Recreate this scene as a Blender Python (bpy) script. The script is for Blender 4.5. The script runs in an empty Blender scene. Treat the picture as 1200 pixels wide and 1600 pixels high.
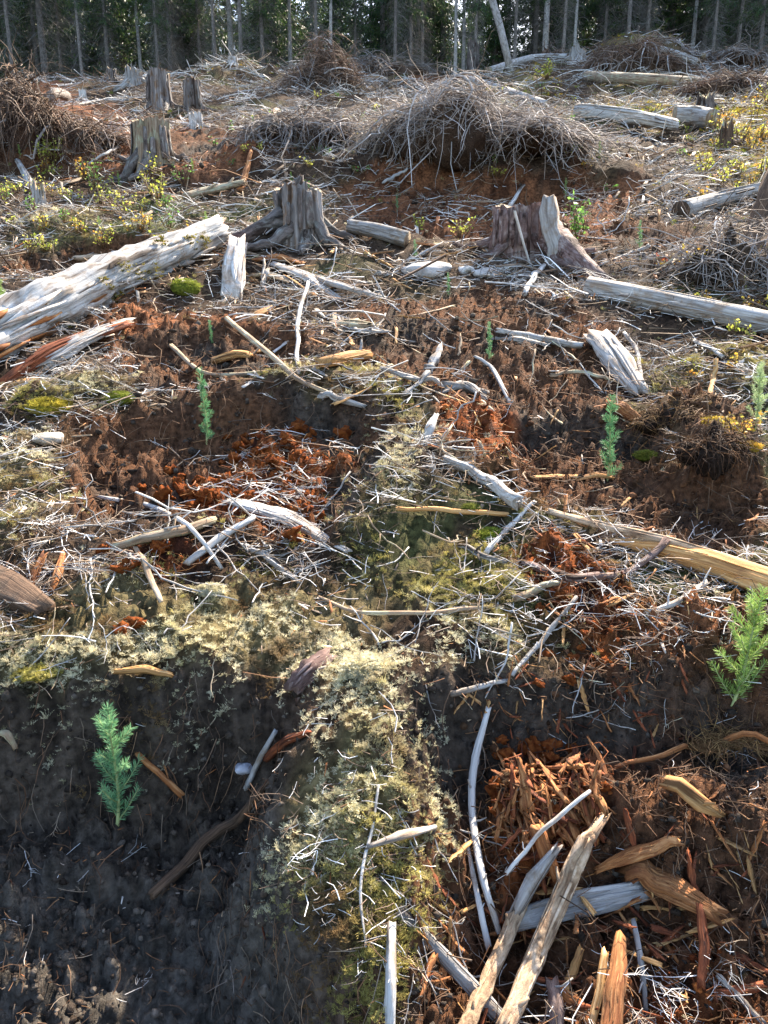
import bpy, math, random
import numpy as np
from mathutils import Vector

R = math.radians
random.seed(11)
rng = np.random.default_rng(11)
scene = bpy.context.scene
col = scene.collection

# ------------------------------------------------------------------ camera
CAM = np.array([0.0, 0.0, 1.47]); PITCH = R(-15.0); FPX = 1202.0
cd = bpy.data.cameras.new('camera'); cam = bpy.data.objects.new('camera', cd); col.objects.link(cam)
cd.sensor_fit = 'VERTICAL'; cd.sensor_height = 34.6; cd.lens = 34.6 * FPX / 1600
cd.clip_start = 0.05; cd.clip_end = 600
cam.location = CAM; cam.rotation_euler = (R(90) + PITCH, 0, 0)
scene.camera = cam

# ------------------------------------------------------------------ sky and sun
SUN_EL, SUN_AZ = R(38), R(26)            # sun ahead of the camera and a little to the right
w = bpy.data.worlds.new('World'); scene.world = w; w.use_nodes = True
nt = w.node_tree; bg = nt.nodes['Background']
sky = nt.nodes.new('ShaderNodeTexSky'); sky.sky_type = 'NISHITA'; sky.sun_disc = False
sky.sun_elevation = SUN_EL; sky.sun_rotation = SUN_AZ; sky.air_density = 1.0; sky.dust_density = 1.5
nt.links.new(sky.outputs[0], bg.inputs[0]); bg.inputs[1].default_value = 0.13
sd = bpy.data.lights.new('sun', 'SUN'); sd.energy = 5.0; sd.angle = R(0.6); sd.color = (1.0, 0.88, 0.72)
sun = bpy.data.objects.new('sun', sd); col.objects.link(sun)
sv = Vector((math.sin(SUN_AZ) * math.cos(SUN_EL), math.cos(SUN_AZ) * math.cos(SUN_EL), math.sin(SUN_EL)))
sun.rotation_euler = sv.to_track_quat('Z', 'Y').to_euler(); sun.location = sv * 50
scene.view_settings.view_transform = 'Standard'; scene.view_settings.look = 'None'
scene.view_settings.exposure = 1.95; scene.view_settings.gamma = 1.0
scene.render.engine = 'CYCLES'
scene.cycles.max_bounces = 6; scene.cycles.diffuse_bounces = 3; scene.cycles.glossy_bounces = 2
scene.cycles.transmission_bounces = 3; scene.cycles.caustics_reflective = False; scene.cycles.caustics_refractive = False

# ------------------------------------------------------------------ noise and lens helpers
_perm = rng.permutation(256); _perm = np.concatenate([_perm, _perm])
_ga = rng.uniform(0, 2 * np.pi, 256); _gx, _gy = np.cos(_ga), np.sin(_ga)
def perlin(x, y):
    xi = np.floor(x).astype(np.int64); yi = np.floor(y).astype(np.int64)
    xf, yf = x - xi, y - yi; xi &= 255; yi &= 255
    u = xf * xf * xf * (xf * (xf * 6 - 15) + 10); v = yf * yf * yf * (yf * (yf * 6 - 15) + 10)
    def g(ix, iy, dx, dy):
        h = _perm[_perm[ix & 255] + (iy & 255)]; return _gx[h] * dx + _gy[h] * dy
    a = g(xi, yi, xf, yf); b = g(xi + 1, yi, xf - 1, yf)
    c = g(xi, yi + 1, xf, yf - 1); d = g(xi + 1, yi + 1, xf - 1, yf - 1)
    return (a + u * (b - a)) * (1 - v) + (c + u * (d - c)) * v * 1.0
def fbm(x, y, f, octv=3, seed=0.0, gain=0.5):
    s = 0.0; a = 1.0
    for k in range(octv):
        s = s + a * perlin(x * f + seed * 7.31 + k * 17.7, y * f - seed * 3.17 + k * 9.1); f *= 2.03; a *= gain
    return s * 1.4
def sstep(a, b, x):
    if np.isscalar(a) and np.isscalar(b) and a > b: return 1 - sstep(b, a, x)
    t = np.clip((x - a) / (b - a), 0, 1); return t * t * (3 - 2 * t)

FWD = np.array([0, math.cos(PITCH), math.sin(PITCH)]); UPV = np.array([0, -math.sin(PITCH), math.cos(PITCH)])
SLOPE = math.tan(R(18.0))
def ray(px, py):
    d = FWD + np.array([1.0, 0, 0]) * ((px - 600) / FPX) + UPV * ((800 - py) / FPX); return d / np.linalg.norm(d)
def plane_at(px, py):                      # where the bare slope lies under a direction of view
    d = ray(px, py); den = SLOPE * d[1] - d[2]
    t = CAM[2] / max(den, 0.035); return CAM[0] + d[0] * t, d[1] * t
def poly_world(pts): return np.array([plane_at(*p) for p in pts])
def sdf(poly, x, y):
    d2 = np.full(x.shape, 1e9); ins = np.zeros(x.shape, bool); n = len(poly)
    for i in range(n):
        ax, ay = poly[i]; bx, by = poly[(i + 1) % n]
        ex, ey = bx - ax, by - ay; wx, wy = x - ax, y - ay
        t = np.clip((wx * ex + wy * ey) / (ex * ex + ey * ey + 1e-12), 0, 1)
        d2 = np.minimum(d2, (wx - ex * t) ** 2 + (wy - ey * t) ** 2)
        c = ((ay > y) != (by > y)); xx = ax + (y - ay) * ex / (ey if abs(ey) > 1e-9 else 1e-9)
        ins ^= c & (x < xx)
    d = np.sqrt(d2); return np.where(ins, -d, d)

# ------------------------------------------------------------------ zones of the slope: (kind, outline, height change, edge width in m)
ZONES = [
 ('soil', [(-300, 1105), (0, 1100), (110, 1092), (250, 1075), (390, 1055), (450, 1085), (440, 1140), (400, 1220), (395, 1330), (450, 1430), (540, 1530), (590, 1640), (590, 1900), (-500, 1900)], -0.25, .09),
 ('soil', [(665, 1100), (760, 1080), (900, 1065), (1020, 1075), (1200, 1060), (1450, 1090), (1450, 1900), (950, 1900), (760, 1700), (690, 1450), (695, 1220)], -0.13, .10),
 ('soil', [(110, 700), (190, 645), (300, 622), (430, 626), (560, 650), (610, 690), (580, 760), (500, 830), (380, 800), (240, 800), (130, 790)], -0.13, .07),
 ('soil', [(785, 655), (890, 635), (1010, 650), (1030, 740), (1190, 775), (1150, 850), (980, 830), (840, 765)], -0.10, .08),
 ('soil', [(210, 535), (320, 500), (470, 525), (480, 570), (400, 600), (250, 600)], -0.08, .08),
 ('soil', [(620, 480), (760, 450), (900, 520), (940, 600), (850, 650), (700, 630), (560, 570)], -0.05, .12),
 ('soil', [(40, 385), (120, 370), (215, 365), (205, 400), (60, 420)], -0.22, .12),
 ('soil', [(250, 240), (330, 228), (400, 245), (360, 270), (260, 275)], -0.1, .15),
 ('soil', [(860, 360), (1010, 350), (1080, 400), (960, 420)], -0.05, .15),
 ('soil', [(1010, 640), (1080, 620), (1180, 660), (1210, 740), (1170, 790), (1080, 760)], 0.13, .10),
 ('soil', [(930, 1170), (1080, 1150), (1300, 1130), (1300, 1300), (1050, 1310), (920, 1260)], 0.10, .10),
 ('soil', [(0, 195), (120, 185), (140, 225), (0, 240)], 0.1, .3),
 ('red', [(640, 640), (820, 610), (1010, 640), (1200, 790), (1100, 860), (960, 840), (800, 790)], 0.0, .12),
 ('red', [(830, 960), (1000, 930), (1230, 960), (1230, 1100), (1000, 1090), (860, 1050)], 0.0, .10),
 ('red', [(560, 480), (760, 440), (960, 510), (960, 620), (760, 650), (560, 590)], 0.0, .15),
 ('red', [(1000, 1120), (1250, 1110), (1250, 1330), (1050, 1330)], 0.0, .10),
 ('red', [(120, 480), (330, 480), (500, 510), (480, 600), (200, 610)], 0.0, .15),
 ('red', [(100, 640), (600, 640), (640, 740), (560, 830), (120, 800)], 0.0, .10),
 ('red', [(40, 120), (320, 200), (420, 262), (240, 290), (-60, 260)], 0.0, .4),
 ('red', [(880, 340), (1060, 360), (1060, 420), (900, 400)], 0.0, .3),
 ('red', [(510, 300), (620, 285), (760, 292), (900, 288), (1010, 300), (990, 340), (900, 372), (700, 366), (540, 350)], -0.12, .12),
 ('red', [(-150, 240), (60, 238), (190, 262), (330, 272), (470, 268), (330, 296), (200, 285), (40, 268), (-150, 275)], 0.12, .2),
 ('red', [(640, 103), (830, 103), (830, 124), (640, 126)], -0.15, .5),
 ('red', [(0, 120), (110, 110), (120, 170), (0, 190)], 0.1, .5),
 ('rot', [(235, 750), (330, 692), (440, 645), (520, 690), (560, 700), (500, 770), (480, 840), (380, 800), (300, 790)], 0.035, .05),
 ('rot', [(790, 860), (900, 850), (980, 900), (1000, 960), (960, 1070), (880, 1000)], 0.02, .06),
 ('rot', [(785, 1150), (930, 1130), (960, 1200), (905, 1320), (760, 1310)], 0.07, .06),
 ('rot', [(170, 860), (260, 840), (330, 870), (250, 900)], 0.0, .05),
 ('rot', [(900, 1500), (1100, 1340), (1200, 1450), (1150, 1700), (820, 1750)], 0.02, .12),
 ('rot', [(700, 640), (800, 630), (830, 700), (760, 740), (690, 700)], 0.01, .1),
 ('moss', [(400, 600), (600, 575), (680, 640), (640, 760), (820, 900), (790, 1060), (660, 1100), (690, 1250), (640, 1420), (590, 1560), (480, 1440), (400, 1290), (450, 1150), (530, 1060), (400, 1050), (250, 1075), (0, 1098), (-300, 1105), (-300, 950), (0, 950), (250, 890), (480, 850), (540, 720)], 0.02, .10),
 ('moss', [(-250, 680), (40, 690), (120, 780), (20, 860), (-250, 880)], 0.04, .12),
 ('moss', [(1000, 560), (1100, 540), (1260, 560), (1260, 640), (1080, 615), (1000, 610)], 0.06, .15),
 ('moss', [(20, 600), (140, 590), (210, 600), (130, 640), (40, 640)], 0.04, .1),
 ('moss', [(305, 112), (350, 98), (410, 98), (420, 132), (330, 135)], 0.35, .8),
 ('moss', [(460, 235), (530, 230), (540, 258), (470, 265)], 0.05, .3),
 ('moss', [(930, 95), (1050, 100), (1060, 160), (930, 155)], 0.05, .6),
 ('moss', [(760, 125), (850, 100), (870, 150), (790, 165)], 0.1, .6),
 ('moss', [(1080, 160), (1230, 150), (1230, 310), (1130, 290)], 0.05, .4),
 ('moss', [(880, 160), (1000, 165), (1080, 210), (960, 230)], 0.05, .4),
 ('moss', [(20, 330), (140, 340), (130, 370), (30, 365)], 0.05, .3),
 ('bump', [(560, 285), (640, 230), (700, 200), (820, 210), (920, 285)], 0.22, .5),
 ('bump', [(-400, 286), (200, 262), (500, 296), (1010, 300), (1000, 215), (600, 190), (-400, 215)], 0.16, .22),
 ('bump', [(425, 140), (570, 140), (560, 105), (440, 105)], 0.35, .9),
 ('bump', [(930, 118), (1085, 118), (1070, 92), (940, 92)], 0.45, .9),
 ('bump', [(440, 1120), (560, 1060), (660, 1110), (670, 1350), (600, 1520), (510, 1450), (430, 1300)], 0.045, .16),
]
ZONES.sort(key=lambda q: {'bump': 0, 'moss': 2, 'red': 1 if q[2] == 0 else 3}.get(q[0], 3))
_ZW = []
for kind, pts, dz, ew in ZONES:
    p = poly_world(pts); m = ew * 3 + 0.3
    _ZW.append((kind, p, dz, ew, p[:, 0].min() - m, p[:, 0].max() + m, p[:, 1].min() - m, p[:, 1].max() + m))

def terrain(x, y):
    """height and weights of soil, red soil, rotten wood and moss"""
    x = np.asarray(x, float); y = np.asarray(y, float)
    yk = np.where(y > 24.5, 24.5 + (y - 24.5) * 0.28, y)
    z = SLOPE * yk
    z = z + sstep(6, 22, y) * x * 0.022
    z = z + 0.30 * fbm(x, y, .16, 2, 1) * sstep(3, 14, y) + 0.085 * fbm(x, y, .7, 2, 2) + 0.040 * fbm(x, y, 2.3, 2, 3)
    W = {k: np.zeros(x.shape) for k in ('soil', 'red', 'rot', 'moss', 'bump', 'under')}
    d0 = np.clip(y * 0.35, .5, 4)
    warp = 0.055 * d0 * fbm(x, y, 2.6, 3, 4) + 0.02 * d0 * fbm(x, y, 11, 2, 5)
    for kind, p, dz, ew, x0, x1, y0, y1 in _ZW:
        m = (x > x0) & (x < x1) & (y > y0) & (y < y1)
        if not m.any(): continue
        s = sdf(p, x[m], y[m]) + warp[m]
        k = 1 - sstep(-ew, ew * .6, s)
        z[m] += dz * k
        if kind == 'soil' and dz < 0: k = 1 - sstep(ew * .2, ew * 1.0, s)
        if kind in ('soil', 'red', 'rot', 'moss'):
            for o in ('soil', 'red', 'rot', 'moss'):
                if o != kind: W[o][m] *= 1 - k
            W[kind][m] = np.maximum(W[kind][m], k)
            if kind == 'moss': W['under'][m] = np.maximum(W['under'][m], 1 - sstep(-.02, .10 * d0[m], s))
    sl = np.clip(W['soil'] + W['red'] + W['rot'], 0, 1)
    bil = np.abs(fbm(x, y, 9, 3, 6)); lump = np.abs(fbm(x, y, 24, 2, 7))
    near = 1 - sstep(7, 16, y)
    z = z + near * (sl * (0.075 * (bil - .25) + 0.034 * (lump - .25) + .010 * fbm(x, y, 60, 2, 11)) + (1 - sl) * (0.028 * fbm(x, y, 7, 2, 8) + .012 * fbm(x, y, 28, 2, 9)))
    z = z + W['moss'] * .018 * near * (1 - 2 * np.abs(fbm(x, y, 16, 2, 10)))
    return z, W
def hgt(x, y): return terrain(np.atleast_1d(x), np.atleast_1d(y))[0]

_T = np.geomspace(0.9, 60, 210)
def Pm(pts):
    """points of the ground seen in given directions from the camera"""
    d = np.array([ray(q[0], q[1]) for q in pts]); q = CAM + d[:, None] * _T[None, :, None]
    f = q[..., 2] - hgt(q[..., 0].ravel(), q[..., 1].ravel()).reshape(q.shape[:2]); i = np.where((f < 0).any(1), np.argmax(f < 0, 1), np.argmin(f, 1)).clip(1)
    tt = _T[i - 1][:, None] + (_T[i] - _T[i - 1])[:, None] * np.linspace(0, 1, 18)[None]; q = CAM + d[:, None] * tt[..., None]
    f = q[..., 2] - hgt(q[..., 0].ravel(), q[..., 1].ravel()).reshape(q.shape[:2]); j = np.where((f < 0).any(1), np.argmax(f < 0, 1), 17)
    r = q[np.arange(len(d)), j]; r[:, 2] = hgt(r[:, 0], r[:, 1]); return r
def P(px, py): return Pm([(px, py)])[0]
def depth(p): return float(np.dot(p - CAM, FWD))
def project(p): q = np.asarray(p) - CAM; d_ = np.dot(q, FWD); return 600 + FPX * q[0] / d_, 800 - FPX * np.dot(q, UPV) / d_
def up_to(p, py):                          # height above p that reaches a given line of sight
    k = (800 - py) / FPX; q = p - CAM
    return float((k * np.dot(q, FWD) - np.dot(q, UPV)) / (UPV[2] - k * FWD[2]))

# ------------------------------------------------------------------ materials
def nodes(name):
    m = bpy.data.materials.new(name); m.use_nodes = True; t = m.node_tree
    return m, t, t.nodes['Principled BSDF'], t.nodes.new, t.links.new
def ramp(n, stops):
    e = n.color_ramp.elements
    while len(e) < len(stops): e.new(0.5)
    for q, (pos, c) in zip(e, stops):
        q.position = pos; q.color = (*c, 1) if len(c) == 3 else c
    return n
def wood(name, dark, mid, light, patch=None, pamt=.55, su=110, sv=5, bump=.6, rough=.85, crack=.35):
    m, t, b, N, L = nodes(name)
    uv = N('ShaderNodeUVMap'); oi = N('ShaderNodeObjectInfo'); mul = N('ShaderNodeMath'); mul.operation = 'MULTIPLY'; mul.inputs[1].default_value = 41.7
    add = N('ShaderNodeVectorMath'); L(oi.outputs['Random'], mul.inputs[0]); L(uv.outputs[0], add.inputs[0]); L(mul.outputs[0], add.inputs[1])
    def fibre(a, c, det, rg):
        mp = N('ShaderNodeMapping'); mp.inputs['Scale'].default_value = (a, c, 1); L(add.outputs[0], mp.inputs[0])
        n = N('ShaderNodeTexNoise'); n.inputs['Scale'].default_value = 1; n.inputs['Detail'].default_value = det; n.inputs['Roughness'].default_value = rg
        n.inputs['Distortion'].default_value = .4
        L(mp.outputs[0], n.inputs[0]); return n
    f1 = fibre(su, sv, 7, .68); f2 = fibre(su * .3, sv * .5, 4, .6); f3 = fibre(14, 9, 5, .65)
    r1 = ramp(N('ShaderNodeValToRGB'), [(.3, dark), (.5, mid), (.68, light)]); L(f1.outputs[0], r1.inputs[0])
    mx = N('ShaderNodeMix'); mx.data_type = 'RGBA'; rp = ramp(N('ShaderNodeValToRGB'), [(1 - pamt - .06, (0, 0, 0)), (1 - pamt + .06, (1, 1, 1))])
    L(f3.outputs[0], rp.inputs[0]); L(rp.outputs[0], mx.inputs[0]); L(r1.outputs[0], mx.inputs[6])
    mp2 = N('ShaderNodeMix'); mp2.data_type = 'RGBA'; mp2.blend_type = 'MULTIPLY'; mp2.inputs[0].default_value = 1
    L(r1.outputs[0], mp2.inputs[6]); pc = patch or tuple(v * .6 for v in mid); s = max(mid)
    mp2.inputs[7].default_value = (*[min(1.6, p / max(q, .01)) for p, q in zip(pc, mid)], 1)
    L(mp2.outputs[2], mx.inputs[7])
    cr = ramp(N('ShaderNodeValToRGB'), [(crack - .05, (.25, .2, .17)), (crack + .03, (1, 1, 1))]); L(f2.outputs[0], cr.inputs[0])
    mc = N('ShaderNodeMix'); mc.data_type = 'RGBA'; mc.blend_type = 'MULTIPLY'; mc.inputs[0].default_value = 1
    L(mx.outputs[2], mc.inputs[6]); L(cr.outputs[0], mc.inputs[7])
    hs = N('ShaderNodeHueSaturation'); mr = N('ShaderNodeMapRange'); mr.inputs[3].default_value = .72; mr.inputs[4].default_value = 1.22
    L(oi.outputs['Random'], mr.inputs[0]); L(mr.outputs[0], hs.inputs['Value']); L(mc.outputs[2], hs.inputs['Color']); L(hs.outputs[0], b.inputs['Base Color'])
    b.inputs['Roughness'].default_value = rough; b.inputs['Specular IOR Level'].default_value = .25
    sm = N('ShaderNodeMath'); L(f1.outputs[0], sm.inputs[0]); L(f2.outputs[0], sm.inputs[1])
    bp = N('ShaderNodeBump'); bp.inputs['Strength'].default_value = bump; bp.inputs['Distance'].default_value = .012
    L(sm.outputs[0], bp.inputs['Height']); L(bp.outputs[0], b.inputs['Normal'])
    return m
M = {}
M['grey'] = wood('weathered_grey_wood', (.11, .10, .095), (.36, .34, .32), (.62, .60, .57), (.24, .19, .145), .44, su=60, sv=3, crack=.40, bump=.9)
M['white'] = wood('bleached_wood', (.22, .20, .185), (.55, .53, .50), (.76, .74, .71), (.38, .31, .25), .44, su=60, sv=3, crack=.40, bump=.9)
M['tan'] = wood('tan_wood', (.10, .065, .04), (.34, .235, .15), (.58, .47, .35), (.42, .38, .34), .45)
M['orange'] = wood('orange_rotten_wood', (.11, .035, .012), (.36, .14, .045), (.62, .33, .14), (.22, .075, .025), .45)
M['gold'] = wood('fresh_split_wood', (.22, .09, .03), (.52, .27, .095), (.72, .47, .22), (.40, .20, .08), .40)
M['red'] = wood('red_brown_rotten_wood', (.05, .014, .007), (.21, .055, .02), (.36, .12, .045), (.12, .035, .015), .45, crack=.4)
M['brown'] = wood('brown_wood', (.03, .018, .011), (.12, .07, .042), (.24, .155, .10), (.07, .045, .03), .45)
M['bark'] = wood('grey_brown_bark', (.035, .027, .022), (.14, .11, .095), (.27, .235, .215), (.19, .175, .165), .45, su=45, sv=9, bump=1.0, crack=.42)
M['redbark'] = wood('purple_brown_bark', (.04, .02, .016), (.16, .095, .08), (.30, .22, .20), (.22, .19, .19), .45, su=45, sv=12, bump=1.0, crack=.4)
M['stumpwood'] = wood('stump_grey_wood', (.035, .028, .026), (.20, .175, .16), (.42, .39, .37), (.15, .095, .06), .44, su=34, sv=1.6, bump=1.0, crack=.44)
M['palebark'] = wood('pale_log_wood', (.16, .13, .11), (.44, .40, .36), (.70, .67, .63), (.36, .27, .20), .45, su=70, sv=4, bump=.8)
M['trunk'] = wood('spruce_bark', (.08, .068, .06), (.25, .215, .19), (.42, .38, .35), (.18, .15, .13), .45, su=26, sv=9, bump=.6)
M['paletrunk'] = wood('pale_trunk_bark', (.20, .18, .165), (.50, .47, .44), (.68, .65, .62), (.36, .32, .29), .42, su=26, sv=9, bump=.6)

def colmat(name, rough=.9, trans=0.0, spec=.2, var=.5, scale=60, bump=0.0, inst=False):
    """colour of the thing from its own vertex colour, broken up by noise"""
    m, t, b, N, L = nodes(name)
    a = N('ShaderNodeAttribute'); a.attribute_name = 'col'; a.attribute_type = 'INSTANCER' if inst else 'GEOMETRY'
    tc = N('ShaderNodeTexCoord'); n = N('ShaderNodeTexNoise'); n.inputs['Scale'].default_value = scale; n.inputs['Detail'].default_value = 5
    L(tc.outputs['Object'], n.inputs[0])
    mr = N('ShaderNodeMapRange'); mr.inputs[1].default_value = .3; mr.inputs[2].default_value = .7; mr.inputs[3].default_value = 1 - var; mr.inputs[4].default_value = 1 + var
    L(n.outputs[0], mr.inputs[0])
    mx = N('ShaderNodeVectorMath'); mx.operation = 'SCALE'; L(a.outputs['Color'], mx.inputs[0]); L(mr.outputs[0], mx.inputs['Scale'])
    L(mx.outputs[0], b.inputs['Base Color']); b.inputs['Roughness'].default_value = rough; b.inputs['Specular IOR Level'].default_value = spec
    if bump:
        n2 = N('ShaderNodeTexNoise'); n2.inputs['Scale'].default_value = scale * 3; n2.inputs['Detail'].default_value = 6; n2.inputs['Roughness'].default_value = .7
        L(tc.outputs['Object'], n2.inputs[0]); ad = N('ShaderNodeMath'); L(n.outputs[0], ad.inputs[0]); L(n2.outputs[0], ad.inputs[1])
        bp = N('ShaderNodeBump'); bp.inputs['Strength'].default_value = bump; bp.inputs['Distance'].default_value = .02
        L(ad.outputs[0], bp.inputs['Height']); L(bp.outputs[0], b.inputs['Normal'])
    if trans:
        tr = N('ShaderNodeBsdfTranslucent'); ms = N('ShaderNodeMixShader'); ms.inputs[0].default_value = trans
        L(mx.outputs[0], tr.inputs[0]); L(b.outputs[0], ms.inputs[1]); L(tr.outputs[0], ms.inputs[2]); L(ms.outputs[0], t.nodes['Material Output'].inputs[0])
    return m
M['ground'] = colmat('forest_floor', .95, 0, .1, .6, 45, 1.0)
M['tanbark'] = wood('flaking_tan_bark', (.10, .06, .035), (.42, .29, .18), (.64, .50, .36), (.26, .155, .09), .42, su=45, sv=16, bump=1.0, crack=.4)
M['litter'] = colmat('dead_twigs', .8, 0, .25, .25, 30)
M['mossinst'] = colmat('moss_carpet_shoots', .9, .35, .1, .35, 30, inst=True)
M['twiginst'] = colmat('forked_twigs', .8, 0, .25, .3, 8, inst=True)
M['mossy'] = colmat('moss_shoots', .9, .35, .1, .35, 30)
M['clod'] = colmat('soil_clods', .95, 0, .1, .5, 70, .8)
M['leaf'] = colmat('leaves', .55, .45, .3, .3, 20)
M['needle'] = colmat('spruce_needles', .5, .35, .3, .25, 20)
M['stone'] = colmat('pale_stone', .85, 0, .3, .35, 25, .5)

# ------------------------------------------------------------------ mesh helpers
def fast_mesh(name, V, F, mats, C=None, midx=None, smooth=False):
    V = np.ascontiguousarray(V, np.float32); F = np.ascontiguousarray(F, np.int32); k = F.shape[1]
    me = bpy.data.meshes.new(name); me.vertices.add(len(V)); me.vertices.foreach_set('co', V.ravel())
    me.loops.add(F.size); me.loops.foreach_set('vertex_index', F.ravel()); me.polygons.add(len(F))
    me.polygons.foreach_set('loop_start', np.arange(0, F.size, k, dtype=np.int32))
    if midx is not None: me.polygons.foreach_set('material_index', np.asarray(midx, np.int32))
    if smooth: me.polygons.foreach_set('use_smooth', np.ones(len(F), bool))
    for m in mats: me.materials.append(m)
    if C is not None:
        a = me.color_attributes.new('col', 'FLOAT_COLOR', 'POINT'); c4 = np.ones((len(V), 4), np.float32); c4[:, :3] = C
        a.data.foreach_set('color', c4.ravel())
    me.update(calc_edges=True); me.validate(); return me
def tag(o, label=None, cat=None, group=None, kind=None):
    if label: o['label'] = label
    if cat: o['category'] = cat
    if group: o['group'] = group
    if kind or cat: o['kind'] = kind or 'thing'
    return o
def link(name, me, parent=None, loc=None):
    o = bpy.data.objects.new(name, me); col.objects.link(o)
    if parent: o.parent = parent
    if loc is not None: o.location = [float(v) for v in loc]
    return o
def thing(name, label, cat, loc, group=None):
    return tag(link(name, None, None, loc), label, cat, group)
def copy_tree(o, parent=None):
    c = o.copy(); col.objects.link(c)
    if parent: c.parent = parent
    for ch in o.children: copy_tree(ch, c)
    return c

class MB:
    def __init__(s): s.v = []; s.f = []; s.uv = []; s.m = []
    def tube(s, pts, ra, rb=None, sides=8, up=(0, 0, 1), sq=2.0, jit=.07, rag=0.0, mat=0, capmat=None, caps=(True, True), flute=0.0):
        pts = np.asarray(pts, float); n = len(pts); ra = np.broadcast_to(np.asarray(ra, float), (n,)); rb = ra if rb is None else np.broadcast_to(np.asarray(rb, float), (n,))
        tg = np.gradient(pts, axis=0); tg /= np.linalg.norm(tg, axis=1)[:, None] + 1e-12
        up = np.asarray(up, float)
        if abs(np.dot(tg.mean(0) / (np.linalg.norm(tg.mean(0)) + 1e-9), up)) > .9: up = np.array([0.3, -1, .1]); up /= np.linalg.norm(up)
        sd_ = np.cross(tg, up); sd_ /= np.linalg.norm(sd_, axis=1)[:, None] + 1e-12; nr = np.cross(sd_, tg)
        a = np.arange(sides) / sides * 2 * np.pi + rng.uniform(0, .5); c, si = np.cos(a), np.sin(a)
        c = np.sign(c) * np.abs(c) ** (2 / sq); si = np.sign(si) * np.abs(si) ** (2 / sq)
        f = 1 + jit * rng.standard_normal(sides)[None] + jit * .6 * rng.standard_normal((n, sides))
        if flute: f = f + flute * np.sin(a * 5 + rng.uniform(0, 6))[None] * np.sin(a * 3 + 1)[None]
        V = pts[:, None] + sd_[:, None] * (ra[:, None] * c * f)[..., None] + nr[:, None] * (rb[:, None] * si * f)[..., None]
        if rag:
            V[0] -= tg[0] * (rag * rng.uniform(-.2, 1, sides))[:, None]; V[-1] += tg[-1] * (rag * rng.uniform(-.2, 1, sides))[:, None]
        b = len(s.v); s.v.extend(V.reshape(-1, 3)); L_ = np.concatenate([[0], np.cumsum(np.linalg.norm(np.diff(pts, axis=0), axis=1))])
        circ = math.pi * float(ra.mean() + rb.mean())
        for i in range(n - 1):
            for j in range(sides):
                k = (j + 1) % sides
                s.f.append((b + i * sides + j, b + i * sides + k, b + (i + 1) * sides + k, b + (i + 1) * sides + j)); s.m.append(mat)
                u0, u1 = j / sides * circ, (j + 1) / sides * circ
                s.uv.append(((u0, L_[i]), (u1, L_[i]), (u1, L_[i + 1]), (u0, L_[i + 1])))
        for e, (ring, flip) in enumerate(((0, True), (n - 1, False))):
            if not caps[e]: continue
            ci = len(s.v); s.v.append(V[ring].mean(0)); cm = mat if capmat is None else capmat
            for j in range(sides):
                k = (j + 1) % sides; p, q = b + ring * sides + j, b + ring * sides + k
                s.f.append((q, p, ci) if flip else (p, q, ci)); s.m.append(cm)
                r_ = float(ra[ring]); s.uv.append(((r_ * c[k], r_ * si[k]), (r_ * c[j], r_ * si[j]), (0, 0)) if flip else ((r_ * c[j], r_ * si[j]), (r_ * c[k], r_ * si[k]), (0, 0)))
        return V
    def mesh(s, name, mats, origin=(0, 0, 0), smooth=True, C=None):
        me = bpy.data.meshes.new(name); v = np.array(s.v) - np.asarray(origin)
        me.from_pydata(v.tolist(), [], s.f); uvl = me.uv_layers.new(name='UVMap')
        uvl.data.foreach_set('uv', np.array([q for fu in s.uv for q in fu], np.float32).ravel())
        for m in mats: me.materials.append(m)
        me.polygons.foreach_set('material_index', np.array(s.m, np.int32))
        if smooth: me.polygons.foreach_set('use_smooth', np.ones(len(s.f), bool))
        if C is not None:
            a = me.color_attributes.new('col', 'FLOAT_COLOR', 'POINT'); c4 = np.ones((len(v), 4), np.float32); c4[:, :3] = C
            a.data.foreach_set('color', c4.ravel())
        me.update(); return me

def spline(pts, n):
    pts = np.asarray(pts, float)
    if len(pts) == 2: return pts[0] + (pts[1] - pts[0]) * np.linspace(0, 1, n)[:, None]
    q = np.vstack([2 * pts[0] - pts[1], pts, 2 * pts[-1] - pts[-2]]); out = []
    for t in np.linspace(0, len(pts) - 1 - 1e-9, n):
        i = int(t); f = t - i; a, b, c, d = q[i:i + 4]
        out.append(.5 * (2 * b + (c - a) * f + (2 * a - 5 * b + 4 * c - d) * f * f + (3 * b - a - 3 * c + d) * f ** 3))
    return np.array(out)

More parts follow.
